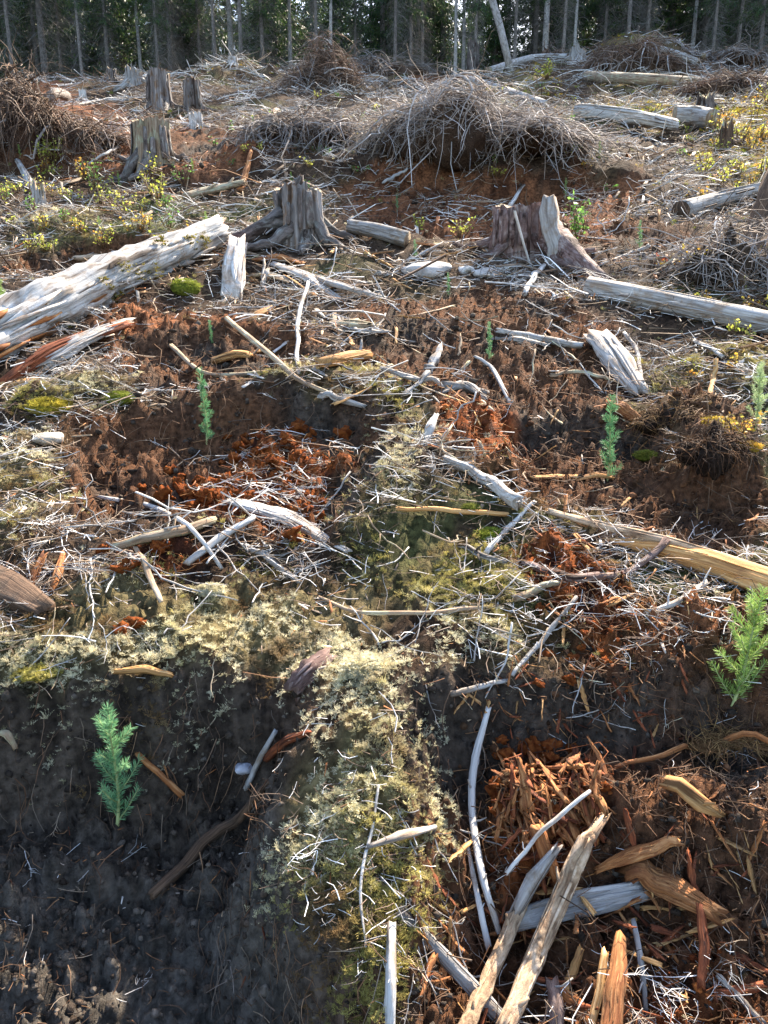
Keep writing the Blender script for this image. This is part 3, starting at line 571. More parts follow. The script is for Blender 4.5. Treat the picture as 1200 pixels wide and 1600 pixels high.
for px, y, s in ((490, 38, 1.2), (520, 44, 1.3), (600, 30.5, 1.0), (690, 31, .9), (770, 30, 1.0), (830, 31.5, 1.1), (930, 29.5, 1.15), (1040, 30, 1.2), (1120, 31, 1.1), (1200, 30, 1.1), (60, 31, 1.0), (200, 32, 1.0), (300, 31, 1.1), (430, 30.5, 1.1)):
    place_tree(bushy[0 if y < 31 else 1], (px - 600) / FPX * (y * .966 - 1.8), y, s, s * .8, f'green spruce with low boughs {place_of(px)}', 'green spruces behind the forest edge')

# ------------------------------------------------------------------ wood on the ground
def stick(name, label, cat, pts, wpx, mat, lift=.0, straight=False, sides=8, flat=1.0, sq=2.0, rag=.6, jit=.08, capmat=None, group=None, stubs=0, up=None, n=None, sink=.35, flute=0.0, hug=True, bend=.0, fibres=0):
    g = list(Pm(pts))
    wpx = np.asarray(wpx if hasattr(wpx, '__len__') else [wpx] * len(pts), float)
    wr = np.array([w_ * depth(q) / FPX / 2 for w_, q in zip(wpx, g)])
    ext = np.array([q[2] if len(q) > 2 else 0.0 for q in pts]); g = np.array(g)
    ln = np.linalg.norm(np.diff(g, axis=0), axis=1).sum(); n = n or int(np.clip(ln / max(wr.mean() * 2.2, .004), 5, 22))
    path = spline(g, n); rr = np.interp(np.linspace(0, 1, n), np.linspace(0, 1, len(wr)), wr); ee = np.interp(np.linspace(0, 1, n), np.linspace(0, 1, len(ext)), ext)
    if straight:
        h = hgt(path[:, 0], path[:, 1]) - path[:, 2]; path[:, 2] += max(0, np.percentile(h, 70)) * .8
    elif hug:
        h = hgt(path[:, 0], path[:, 1]); path[:, 2] = np.convolve(np.pad(np.maximum(path[:, 2], h), 1, mode='edge'), [.25, .5, .25], 'valid')
    path[:, 2] += rr * flat * (1 - sink) + lift + ee
    if bend:
        j_ = rng.normal(0, bend, (n, 3)); j_[0] = 0; j_[-1] = 0; j_[1:-1] = (j_[:-2] + 2 * j_[1:-1] + j_[2:]) / 3; path += j_ * rr[:, None]
    mb = MB(); upv = (0, -.3, .95) if up is None else up
    mb.tube(path, rr, rr * flat, sides=sides, up=upv, sq=sq, jit=jit, rag=rag * float(rr.mean()) * 2, capmat=1 if capmat else None, flute=flute)
    for _ in range(fibres):
        a0 = rng.uniform(0, .6); a1 = min(1, a0 + rng.uniform(.25, .8)); tt = np.linspace(a0 - rng.uniform(0, .08), a1 + rng.uniform(0, .10), 7); th = rng.uniform(-.5, math.pi + .5); td = np.gradient(path, axis=0)
        td /= np.linalg.norm(td, axis=1)[:, None]; u_ = np.asarray(upv, float); s2 = np.cross(td, u_); s2 /= np.linalg.norm(s2, axis=1)[:, None]; n2_ = np.cross(s2, td); xs = np.linspace(0, 1, n)
        I = lambda q: np.stack([np.interp(tt, xs, q[:, j]) for j in range(3)], 1)
        ro = np.interp(tt, xs, rr); pp = I(path) + I(s2) * (ro * math.cos(th) * rng.uniform(.85, 1.05))[:, None] + I(n2_) * (ro * flat * math.sin(th) * rng.uniform(.9, 1.1))[:, None]
        pp += td.mean(0)[None] * ((tt - tt.clip(0, 1)) * ln)[:, None]; fw = rr.mean() * rng.uniform(.07, .22)
        mb.tube(pp, np.array([.3, .8, 1, 1, .9, .7, .25]) * fw, np.array([.3, .8, 1, 1, .9, .7, .25]) * fw * .55, sides=6, up=upv, sq=2.6, jit=.18, rag=fw)
    for _ in range(stubs):
        i = random.randrange(1, n - 1); d = rng.standard_normal(3); d[2] = abs(d[2]); t = path[i + 1] - path[i - 1]; t /= np.linalg.norm(t); d = d - t * np.dot(d, t) * .4; d /= np.linalg.norm(d)
        l2 = rr[i] * random.uniform(1.5, 6 if rr[i] < .012 else 2.5); mb.tube(np.array([path[i], path[i] + d * l2 * .5 + t * l2 * .15, path[i] + d * l2 + t * l2 * .5]), np.array([.42, .32, .18]) * rr[i], sides=5)
    o0 = path[len(path) // 2]
    return tag(link(name, mb.mesh(name, [M[mat]] + ([M[capmat]] if capmat else []), o0), None, o0), label, cat, group)

# big rotten log on the left with its loosened pieces
gA, gB = P(-70, 590), P(338, 392); rA, rB = .165, .125
gA[2] += rA * .7; gB[2] += rB * .95
root = thing('rotten_log', 'huge bleached rotten log with a crumbling orange butt, lying at the left edge', 'log', (gA + gB) / 2)
path = spline([gA, gA * .5 + gB * .5 + np.array([0, 0, .015]), gB], 26)
mb = MB(); rr = np.interp(np.linspace(0, 1, 26), [0, .35, .7, 1], [rA, rA * .95, rB * 1.08, rB * .88]) * (1 + .05 * rng.standard_normal(26))
Vb = mb.tube(path, rr, rr * .86, sides=40, jit=.055, rag=.10, flute=.09, capmat=1); nv = 26 * 40; lv_ = np.array(mb.v[:nv]).reshape(26, 40, 3); cen = path[:, None]; th_, tt_ = np.meshgrid(np.arange(40) / 40 * 6.28, np.linspace(0, 1, 26)); k_ = 1 + .16 * fbm(np.cos(th_) * 2 + 5, tt_ * 9 + np.sin(th_) * 2, 1, 3, 60) - .30 * np.clip(fbm(np.cos(th_) * 1.6, tt_ * 5 + np.sin(th_) * 1.6, 1, 2, 61) - .12, 0, 1); mb.v[:nv] = list((cen + (lv_ - cen) * k_[..., None]).reshape(-1, 3))
link('log_body', mb.mesh('log_body', [M['white'], M['orange']], root.location), root)
ax = (gB - gA) / np.linalg.norm(gB - gA); sdv = np.cross(ax, [0, 0, 1]); sdv /= np.linalg.norm(sdv)
for k in range(40):                        # loose plates and splinters along its flank
    t = rng.beta(1.0, 2.2); c = gA + (gB - gA) * t; th = rng.uniform(-1.0, .9); r0 = np.interp(t, [0, 1], [rA, rB])
    out = sdv * math.cos(th) + np.array([0, 0, 1]) * math.sin(th) * .86; ln = rng.uniform(.08, .42); wd = rng.uniform(.006, .022)
    p0 = c + out * r0 * rng.uniform(.95, 1.01); d = ax + rng.normal(0, .06, 3); mb = MB()
    mb.tube(np.array([p0, p0 + d * ln * .3, p0 + d * ln * .7, p0 + d * ln]), np.array([.35, 1, .9, .3]) * wd, np.array([.4, 1, .8, .3]) * .008, sides=6, up=out, rag=.02, jit=.15)
    link('wood_plate', mb.mesh('wood_plate', [M['orange' if (th < -.25 and t < .45) or (t < .2 and random.random() < .5) else random.choice(['white', 'white', 'grey', 'palebark'])]], root.location), root)
mv, mf, mc, off = [], [], [], 0
for k in range(9):                         # cushions of moss on its top and flank
    t = [.42, .5, .55, .62, .68, .80, .86, .47, .60][k]; th = [.2, .55, .1, -.2, .9, .4, .1, -.6, -.5][k]; c = gA + (gB - gA) * t + (sdv * math.cos(th) + np.array([0, 0, 1]) * math.sin(th)) * np.interp(t, [0, 1], [rA, rB])
    tv, tf = moss_tuft(13, .6); m_ = 26; V, F = replicate(tv, tf, c + rng.normal(0, .022, (m_, 3)), rng.uniform(0, 6, m_), rng.uniform(.012, .024, m_))
    me = fast_mesh('moss_cushion', V - np.array(root.location), F, [M['mossy']], np.repeat(pick(m_, [(.20, .17, .03), (.26, .22, .05), (.13, .12, .03)]), len(tv), 0)); link('moss_cushion', me, root)['kind'] = 'stuff'

def cushion(px, base, wd, hr, label, pal, n=110):
    g = P(px, base); r = wd * depth(g) / FPX / 2; a = rng.uniform(0, 6.3, n); q = np.sqrt(rng.random(n)); pos = np.stack([np.cos(a) * q * r, np.sin(a) * q * r * .8, np.sqrt(1 - q * q * .98) * r * hr - r * hr * .2], 1)
    tv, tf = feather_tuft(9, .5); V, F = replicate(tv, tf, pos, rng.uniform(0, 6.3, n), rng.uniform(.16, .30, n) * r)
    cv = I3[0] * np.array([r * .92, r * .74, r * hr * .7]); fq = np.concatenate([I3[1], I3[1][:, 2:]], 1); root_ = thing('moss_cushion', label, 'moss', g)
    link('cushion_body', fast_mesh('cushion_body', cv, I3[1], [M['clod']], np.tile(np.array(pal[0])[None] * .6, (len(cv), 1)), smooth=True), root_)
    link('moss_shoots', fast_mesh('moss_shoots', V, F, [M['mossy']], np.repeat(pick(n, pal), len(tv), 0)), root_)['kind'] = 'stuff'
YM = [(.42, .34, .04), (.50, .42, .07), (.32, .28, .04)]; GM = [(.26, .30, .04), (.34, .38, .06), (.18, .22, .03)]; PM = [(.62, .57, .38), (.54, .48, .28), (.66, .62, .46)]
cushion(80, 640, 78, .45, 'round yellow moss cushion at the left edge below the huge log', YM)
cushion(188, 625, 50, .6, 'small olive moss cushion right of the round yellow cushion', GM)
cushion(765, 838, 60, .45, 'yellow green moss cushion on the bank beside the split log tip', GM)
cushion(735, 795, 34, .45, 'small dark green moss cushion behind the yellow green cushion', [(.16, .18, .03), (.22, .24, .04)])
cushion(1120, 668, 62, .5, 'glowing golden moss cushion on the turf mound', [(.60, .42, .05), (.66, .50, .08), (.46, .36, .05)])
cushion(1165, 700, 50, .5, 'second golden moss cushion lower down the turf mound', [(.58, .40, .05), (.50, .30, .05), (.46, .36, .05)])
cushion(290, 455, 50, .7, 'mossy hump against the near flank of the huge log', GM)
cushion(1010, 715, 40, .5, 'dark green moss cushion right of the blue green seedling', [(.18, .20, .03), (.26, .26, .05)])
cushion(510, 815, 46, .5, 'pale moss cushion at the tip of the grey white slab', PM)
cushion(575, 1045, 90, .4, 'large pale moss cushion at the top of the mossy bank', PM, 200)
cushion(330, 925, 50, .5, 'pale yellow moss cushion under the twig heap', PM)
cushion(60, 1050, 80, .22, 'broad olive moss cushion on the rim at the left edge', [(.34, .31, .07), (.44, .40, .16), (.28, .24, .06)], 200)
stick('wood_slab', 'long brown split slab behind the huge rotten log', 'slab', [(-10, 540), (70, 500), (165, 465)], [42, 40, 30], 'tan', lift=.02, flat=.4, sq=3, rag=1.2, jit=.12, sides=12, fibres=26)
stick('wood_slab', 'red rotten strip of wood under the near flank of the huge log', 'slab', [(20, 600, .02), (90, 560, .03), (190, 520, .02)], [20, 34, 14], 'red', flat=.5, sq=3, rag=1.2, jit=.16, sides=12, fibres=34, hug=False)
stick('wood_slab', 'orange broken plank end sticking in at the left edge below the huge log', 'slab', [(-40, 612), (20, 604), (52, 598)], [30, 26, 18], 'gold', flat=.45, sq=3.5, rag=1, sides=10, fibres=14)
stick('wood_slab', 'white loose slab leaning under the butt of the huge log', 'slab', [(75, 575), (120, 545), (190, 510)], [40, 36, 24], 'palebark', lift=.01, flat=.4, sq=3, rag=1.2, jit=.14, sides=12, fibres=24)
stick('wood_chunk', 'dark brown wedge of wood at the left edge above the mossy rim', 'wood chunk', [(-50, 925), (10, 935), (62, 958)], [75, 66, 34], 'brown', flat=.6, sq=3, rag=.5, sides=12)
logs = [
 ('pale cut log lying slantwise at the right below the broad stump', [(916, 462), (1060, 492), (1230, 528)], [31, 34, 36], 'palebark', 'tan'),
 ('silvery birch log lying among golden shrubs in the upper right', [(902, 183), (980, 193), (1052, 206)], [21, 22, 20], 'white', 'tan'),
 ('short thick grey log end to end with the silvery birch log', [(1052, 197), (1085, 198), (1112, 200)], [30, 31, 28], 'palebark', 'tan'),
 ('thin grey log slanting down behind the central brush pile', [(730, 131), (790, 148), (855, 168)], [13, 12, 10], 'grey', 'tan'),
 ('long mossy log lying across below the upper right brush pile', [(915, 127), (1010, 132), (1100, 136)], [15, 16, 14], 'tan', 'tan'),
 ('pale log lying near the forest edge left of the upper right brush pile', [(765, 92), (830, 92), (885, 94)], [10, 11, 10], 'white', 'tan'),
 ('grey log with a dark cut end at the right edge above the pale cut log', [(1062, 345), (1120, 325), (1200, 302)], [30, 24, 17], 'grey', 'brown'),
 ('short grey log beside the fluted grey stump, cut end to the right', [(545, 362), (590, 372), (636, 386)], [20, 23, 25], 'grey', 'tan'),
 ('grey log resting on the right side of the upper right brush pile', [(1030, 82), (1060, 93), (1088, 104)], [10, 11, 11], 'grey', 'tan'),
 ('weathered log lying far right near the forest edge', [(1150, 92), (1180, 96), (1215, 100)], [12, 12, 12], 'grey', 'tan'),
 ('thin leaning log tilted up at the far right near the forest edge', [(1098, 92), (1110, 85), (1125, 76)], [9, 9, 8], 'grey', 'tan'),
]
for lb, pts, wd, mt, cm in logs:
    stick('fallen_log', lb, 'log', pts, wd, mt, straight=True, sides=18, rag=.04, jit=.025, capmat=cm, n=18, stubs=0, flute=.03, sink=.15, fibres=5)

# long split log at the lower right: bark above, orange wood below
stick('split_log', 'long split log with orange face pointing out of the right edge', 'log', [(955, 848, .0), (1030, 876, .015), (1110, 905, .02), (1230, 950, .02)], [6, 28, 42, 50], 'gold', straight=True, flat=.75, sq=3, sides=18, rag=.6, jit=.07, n=16, sink=.2, fibres=44)
stick('bark_slab', 'brown barky pole lying along the top of the long split log', 'slab', [(862, 810, .015), (950, 838, .02), (1040, 872, .045), (1150, 910, .055), (1230, 938, .055)], [12, 17, 19, 18, 17], 'tanbark', flat=.6, sides=12, rag=.8, n=22, hug=False, fibres=14, jit=.1)
stick('curved_root', 'curved orange brown root bending up to the long split log', 'root', [(818, 888), (870, 905), (930, 912), (985, 900), (1038, 878, .05)], [9, 13, 12, 10, 13], 'redbark', lift=.008, sides=10, n=22, stubs=2, hug=False, jit=.14, bend=.3)
stick('wood_slab', 'grey white splintered slab below the red rotten patch', 'slab', [(368, 800, .03), (445, 825, .03), (532, 858)], [16, 32, 10], 'white', flat=.3, sq=4, sides=14, rag=1.2, n=14, hug=False, jit=.12, fibres=22)
stick('forked_branch', 'bleached stout branch lying on the moss in the middle', 'branch', [(700, 728), (745, 755), (808, 798)], [14, 17, 24], 'white', lift=.01, sides=10, stubs=3, n=14)
stick('wood_slab', 'pale bark-covered slab above the right seedling', 'slab', [(938, 545, .02), (965, 580, .02), (995, 618)], [40, 46, 30], 'palebark', flat=.5, sq=2.6, sides=16, rag=.7, n=10, jit=.12, fibres=22)
stick('wood_chunk', 'upright white piece of rotten wood beside the far end of the huge log', 'wood chunk', [(362, 470), (366, 440, .05), (372, 412, .1)], [32, 36, 26], 'palebark', flat=.5, sq=3.5, sides=14, rag=.7, n=8, jit=.14, hug=False, fibres=26)
stick('wood_chunk', 'pale tan chip in the twigs right of the upright stick', 'wood chunk', [(525, 512), (555, 516), (586, 522)], [22, 30, 24], 'tan', flat=.45, sq=3, rag=.8, lift=.01, fibres=14)
stick('wood_chunk', 'orange blocky chunk of wood in the middle of the twigs', 'wood chunk', [(508, 576), (540, 570), (572, 560)], [26, 28, 20], 'gold', flat=.6, sq=3.2, rag=.5, lift=.01, fibres=16, jit=.14)
stick('wood_chunk', 'small orange chunk in the dark soil under the huge log', 'wood chunk', [(340, 572), (362, 568), (386, 562)], [20, 22, 14], 'gold', flat=.6, sq=3, rag=.6, lift=.01, fibres=14)
stick('wood_chunk', 'grey rounded butt of wood poking out of the bank above the pit', 'wood chunk', [(510, 1030), (485, 1055), (462, 1085, .01)], [22, 34, 30], 'redbark', sides=18, rag=.6, jit=.16, lift=-.01, n=12, flute=.08, fibres=14)
stick('wood_chunk', 'orange ragged chunk of a rotten log in the right pit', 'wood chunk', [(985, 1385, .01), (1045, 1405, .01), (1108, 1432)], [34, 44, 28], 'orange', flat=.5, sq=3, sides=16, rag=.8, jit=.1, lift=.01, n=14, fibres=46)
stick('wood_chunk', 'orange splintered billet lying above the ragged chunk in the right pit', 'wood chunk', [(935, 1380, .02), (985, 1358, .02), (1055, 1340, .02)], [10, 24, 14], 'orange', flat=.5, sq=3, sides=16, rag=.8, jit=.1, lift=.01, n=14, fibres=46)
stick('plank', 'flat grey board lying behind the crossed poles at the bottom', 'plank', [(800, 1462, .03), (900, 1437, .03), (996, 1410, .02)], [30, 36, 28], 'grey', flat=.28, sq=5, sides=16, rag=.6, jit=.06, hug=False, up=(0, -.75, .65), fibres=16, n=12)
stick('pole', 'thick barky pole leaning up from the bottom edge, longest of the crossed poles', 'pole', [(788, 1625, .02), (850, 1500, .06), (902, 1385, .08), (925, 1345, .07)], [27, 26, 24, 14], 'tanbark', sides=16, rag=2.2, jit=.09, n=34, stubs=2, hug=False, bend=.1, fibres=9)
stick('pole', 'tan pole with a forked top beside the thick barky pole', 'pole', [(722, 1640, .02), (768, 1550, .04), (812, 1450, .05), (834, 1415, .05)], [23, 22, 19, 11], 'tanbark', sides=14, rag=2.2, jit=.1, n=30, stubs=2, hug=False, bend=.1, fibres=8)
stick('pole', 'short grey splintered branch beside the forked tan pole', 'pole', [(805, 1470, .07), (830, 1430, .08), (860, 1390, .08)], [16, 22, 10], 'grey', sides=10, rag=1.3, hug=False)
stick('pole', 'grey stripped pole sloping down to the bottom edge under the tan pole', 'pole', [(628, 1432), (785, 1605)], [20, 26], 'grey', sides=14, rag=.7, n=18, capmat='tan', straight=True, jit=.1, fibres=6)
stick('pole', 'upright grey stake at the bottom edge left of the crossed poles', 'pole', [(606, 1640), (610, 1560, .02), (611, 1475, .03)], [19, 18, 14], 'grey', sides=10, rag=.7, hug=False)
stick('root', 'knobbly tan root crossing the brown bank above the right pit', 'root', [(1040, 1250, .03), (1062, 1270, .05), (1082, 1290, .05), (1120, 1300, .03)], [18, 22, 24, 12], 'gold', sides=10, hug=False, stubs=2, jit=.12)
stick('root', 'thin brown root running along the brown bank at the right edge', 'root', [(960, 1215, .02), (1050, 1200, .03), (1120, 1195, .03), (1215, 1185, .03)], [7, 9, 11, 10], 'orange', sides=8, n=16)
stick('root', 'dark buried root running up the pit floor behind the nearest seedling', 'root', [(240, 1400), (300, 1345), (360, 1300), (420, 1220)], [15, 17, 16, 8], 'brown', sides=10, sink=.6, n=18)
stick('bark_strip', 'grey flat splinter lying across the mossy bank', 'splinter', [(580, 1336, .02), (630, 1325, .03), (678, 1308, .02)], [8, 17, 10], 'palebark', flat=.4, sq=3, rag=1, hug=False)
stick('plank', 'thin tan lath stuck upright below the twig heap on the left', 'plank', [(212, 866), (230, 905, .01), (252, 950)], [7, 10, 8], 'tan', flat=.4, sq=4, lift=.015)
stick('root', 'red brown root stub leaning at the twig heap near the left edge', 'root', [(52, 925), (56, 905, .01), (66, 885, .015)], [12, 17, 10], 'orange', hug=False, rag=1.5, jit=.2, fibres=12)
stick('root', 'second red brown root stub right of the first near the left edge', 'root', [(80, 925), (92, 900, .01), (98, 878, .015)], [8, 12, 7], 'orange', hug=False, rag=1.5, jit=.2, fibres=10)

for lb, pts, wd, mt in [
 ('splintered grey white slab lying right of the upright white piece', [(428, 420, .01), (475, 440, .02), (525, 468)], [14, 22, 10], 'palebark'),
 ('long pale splintered slab right of the splintered grey white slab', [(482, 436, .01), (530, 455, .02), (600, 470)], [12, 17, 9], 'palebark'),
 ('reddish broken slab at the foot of the fluted stump', [(402, 412, .01), (435, 410, .02), (468, 414)], [12, 17, 11], 'orange'),
 ('flat tan slab below the reddish broken slab', [(395, 438, .01), (420, 436, .01), (450, 442)], [10, 14, 9], 'tan'),
 ('small orange billet under the upright white piece', [(392, 505), (408, 496, .01), (425, 486, .01)], [11, 15, 9], 'gold'),
 ('pale wood slab on the dark soil left of the pale bark slab', [(775, 532), (810, 538, .01), (850, 542)], [10, 16, 9], 'palebark'),
 ('grey broken slab beside the pale moss in the middle', [(690, 618), (725, 612, .01), (755, 624)], [10, 19, 8], 'grey'),
 ('pale upright shard beside the pale moss in the middle', [(668, 688), (672, 675, .01), (680, 660, .015)], [12, 15, 8], 'white'),
 ('tan slab on the litter under the blue green seedling', [(830, 750), (870, 752, .01), (905, 748)], [6, 11, 7], 'gold'),
 ('orange slab beside the foot of the blue green seedling', [(905, 752), (930, 750, .01), (958, 750)], [8, 12, 8], 'gold'),
 ]: stick('wood_slab', lb, 'slab', pts, wd, mt, flat=.4, sq=3, sides=12, rag=1, n=10, jit=.14, fibres=16, lift=.006, hug=False)
SK = [  # label, points, width, material
 ('long curved bleached stick on the twig heap below the red rotten patch', [(152, 780), (240, 798), (290, 832, .02), (345, 890)], [6, 9, 8, 6], 'white', 3),
 ('straight bleached stick crossing the twig heap under the grey white slab', [(295, 885), (345, 855, .02), (395, 830, .03)], [12, 14, 10], 'white', 1),
 ('grey billet lying under the twig heap', [(180, 862), (230, 848), (280, 838), (330, 820)], [14, 18, 18, 14], 'tan', 1),
 ('grey stick pointing down right from the twig heap', [(385, 858), (425, 885), (465, 915)], [10, 12, 8], 'grey', 1),
 ('brown peeled stick running down from the dark soil to the pale moss', [(355, 508, .02), (430, 572, .02), (470, 600), (525, 622)], [9, 11, 9, 7], 'tan', 1),
 ('reddish crossing stick over the brown peeled stick', [(268, 550, .02), (320, 588), (400, 592, .01), (485, 582)], [8, 8, 10, 12], 'tan', 1),
 ('upright forked white stick in the middle of the twigs', [(466, 585), (466, 530, .06), (482, 472, .10)], [7, 8, 5], 'white', 3),
 ('white stick lying over the pale moss edge', [(500, 625), (535, 632), (568, 640)], [12, 14, 8], 'white', 0),
 ('thin bow-shaped stick across the moss in the middle', [(498, 938), (560, 962), (660, 962), (785, 954)], [5, 7, 8, 7], 'tan', 2),
 ('straight pale stick standing across the bank right of the moss', [(800, 1060), (845, 1020, .03), (898, 966, .05)], [6, 8, 6], 'white', 0),
 ('bleached stick beside the split log tip', [(760, 868), (795, 832, .01), (834, 798, .02)], [9, 8, 6], 'white', 1),
 ('blue grey stick pointing to the curved root', [(718, 858), (750, 872), (788, 884)], [9, 11, 8], 'grey', 2),
 ('orange thin lath lying on the moss above the blue grey stick', [(622, 800), (700, 802), (790, 808)], [7, 9, 8], 'gold', 0),
 ('white stick below the curved root near the right seedling', [(1010, 962), (1055, 948), (1102, 926, .02)], [7, 10, 9], 'white', 2),
 ('pale stick left of the curved root', [(805, 940), (835, 932), (868, 916)], [12, 13, 9], 'tan', 0),
 ('dark stick lying on the bank below the standing pale stick', [(705, 1092), (745, 1080), (792, 1068)], [11, 10, 7], 'grey', 0),
 ('bent bleached branch rising from the crossed poles', [(778, 1480, .03), (752, 1400, .04), (736, 1300, .04), (740, 1220, .04), (761, 1142, .05)], [9, 11, 11, 12, 8], 'white', 3),
 ('second bleached branch rising beside the bent bleached branch', [(762, 1500, .02), (745, 1420, .02), (728, 1330, .02)], [10, 9, 5], 'white', 2),
 ('thin white stick crossing above the crossed poles', [(790, 1400, .05), (850, 1345, .07), (915, 1293, .08)], [6, 7, 6], 'white', 1),
 ('thin white twig hanging down the face of the mossy bank', [(592, 1240, .01), (580, 1310, .01), (563, 1400, .01), (572, 1490, .01)], [4, 5, 5, 3], 'white', 0),
 ('brown stick with a chewed orange end on the pit floor', [(218, 1192, .01), (250, 1225, .02), (284, 1252, .01)], [8, 9, 10], 'orange', 0),
 ('grey stick leaning on the pit side under the mossy bank', [(385, 1235), (408, 1200, .02), (430, 1165, .02)], [10, 10, 8], 'grey', 0),
 ('orange splinter under the moss rim of the pit', [(182, 1054, .0), (225, 1058, .01), (268, 1062, .0)], [8, 14, 8], 'gold', 0),
 ('pale wood chip in the pit wall at the left edge', [(2, 1150), (14, 1162, .01), (24, 1175)], [10, 12, 8], 'tan', 0),
 ('orange rotten stick lying in the bank right of the pit', [(418, 1192), (450, 1172, .01), (480, 1150)], [16, 18, 10], 'red', 0),
 ('grey stick at the bottom right below the ragged chunk', [(988, 1455, .02), (1000, 1520, .02), (1010, 1590)], [8, 10, 8], 'grey', 1),
 ('red stake standing in the right pit', [(1095, 1545), (1098, 1500, .02), (1090, 1448, .04)], [14, 16, 14], 'red', 0),
 ('grey stick running out of the bottom right corner', [(1120, 1545, .02), (1150, 1575, .02), (1190, 1610, .01)], [8, 9, 9], 'grey', 0),
 ('orange stave standing at the bottom edge', [(925, 1600), (935, 1560, .02), (942, 1520, .04)], [14, 14, 12], 'gold', 0),
 ('second orange stave leaning at the bottom edge', [(880, 1560), (895, 1535, .02), (905, 1510, .03)], [12, 13, 10], 'gold', 0),
 ('broad orange stave at the bottom edge right of the poles', [(950, 1630), (960, 1570, .03), (965, 1510, .05)], [30, 30, 18], 'orange', 0),
 ('orange billet with a pale end at the bottom edge', [(880, 1560), (905, 1590, .01), (935, 1615)], [18, 22, 20], 'orange', 0),
 ('pinkish stub at the bottom edge beside the thick barky pole', [(870, 1640), (868, 1600, .02), (862, 1570, .03)], [22, 24, 22], 'redbark', 0),
 ('rotten brown stave leaning beside the thick barky pole', [(868, 1395, .03), (852, 1360, .03), (838, 1325, .03)], [16, 22, 20], 'orange', 0),
 ('white stick in front of the broad stump', [(820, 465), (835, 440, .02), (850, 425, .03)], [8, 9, 6], 'white', 1),
 ('short white stick left of the pale cut log', [(838, 450), (850, 460), (866, 470)], [6, 7, 6], 'white', 0),
 ('curved pale stick beyond the pale cut log', [(935, 418), (980, 405, .01), (1012, 394, .02)], [6, 7, 7], 'white', 1),
 ('white stick lying below the pale cut log in the green moss', [(1085, 536), (1105, 545), (1128, 563)], [6, 7, 7], 'white', 0),
 ('white stick slanting through the dark soil in the middle', [(742, 562), (770, 590, .02), (795, 632)], [5, 7, 7], 'white', 0),
 ('grey slab-like stick in the middle near the dark soil', [(695, 608), (720, 613), (760, 622)], [14, 18, 12], 'grey', 0),
 ('pale long stick in the middle crossing the dark soil', [(600, 580), (650, 598), (690, 612)], [9, 11, 9], 'grey', 1),
 ('orange red stick right of the seedling hollow', [(952, 640), (975, 652, .01), (1000, 665)], [16, 24, 14], 'orange', 0),
 ('upright orange stake by the right mound', [(1108, 635), (1112, 610, .03), (1116, 585, .05)], [7, 8, 7], 'gold', 0),
 ('pale forked stick lying at the right edge of the green moss', [(1150, 575), (1180, 568, .01), (1215, 560)], [9, 9, 8], 'white', 1),
 ('long pale stick crossing in front of the pale bark slab', [(860, 590), (900, 592, .02), (950, 598)], [7, 8, 7], 'tan', 1),
 ('grey long stick lying under the broad stump toward the pale slab', [(780, 520), (840, 534), (905, 545)], [9, 14, 12], 'grey', 2),
 ('white stick bent above the pale bark slab', [(975, 530, .02), (995, 560, .02), (1003, 600)], [6, 8, 6], 'white', 1),
 ('white stick lying left of the red soil bank', [(600, 292), (618, 282, .02), (636, 272, .02)], [5, 6, 5], 'white', 0),
 ('crooked brown branch sticking up from the lit soil crest', [(375, 300), (384, 285, .05), (393, 262, .12)], [9, 9, 5], 'orange', 2),
 ('brown rotten branch lying on the lit soil crest', [(290, 312), (330, 308, .02), (378, 300, .05)], [14, 18, 12], 'tan', 2),
 ('pale plank-like stick lying left of the huge log', [(118, 412), (150, 411, .02), (188, 408)], [10, 11, 9], 'tan', 0),
 ('long pale stick along the red soil bank', [(770, 345), (795, 328, .03), (818, 300, .04)], [5, 7, 4], 'white', 1),
 ('grey stick pointing up beside the left root plate', [(60, 312), (45, 290, .04), (30, 270, .08)], [12, 12, 8], 'grey', 3),
 ('white stick in front of the left stumps', [(140, 258), (165, 250, .02), (185, 240, .04)], [4, 5, 4], 'white', 1),
 ('white crooked stick on the slope between the stumps and the pile', [(395, 215), (420, 203, .03), (440, 194, .05)], [4, 5, 3], 'white', 1),
 ('long pale stick running across left of the stumps', [(120, 165), (160, 161, .02), (200, 160, .02)], [4, 5, 4], 'white', 1),
]
for lb, pts, wd, mt, st in SK: stick('dead_stick', lb, 'stick', pts, wd, mt, stubs=st, sides=8, hug=len(pts[0]) == 2 and all(len(q) == 2 for q in pts), flat=.85, rag=.7, n=14, bend=.35 if max(wd) < 10 else .08, lift=.004, fibres=10 if (mt in ('orange', 'gold', 'red') and max(wd) > 11) else 0)

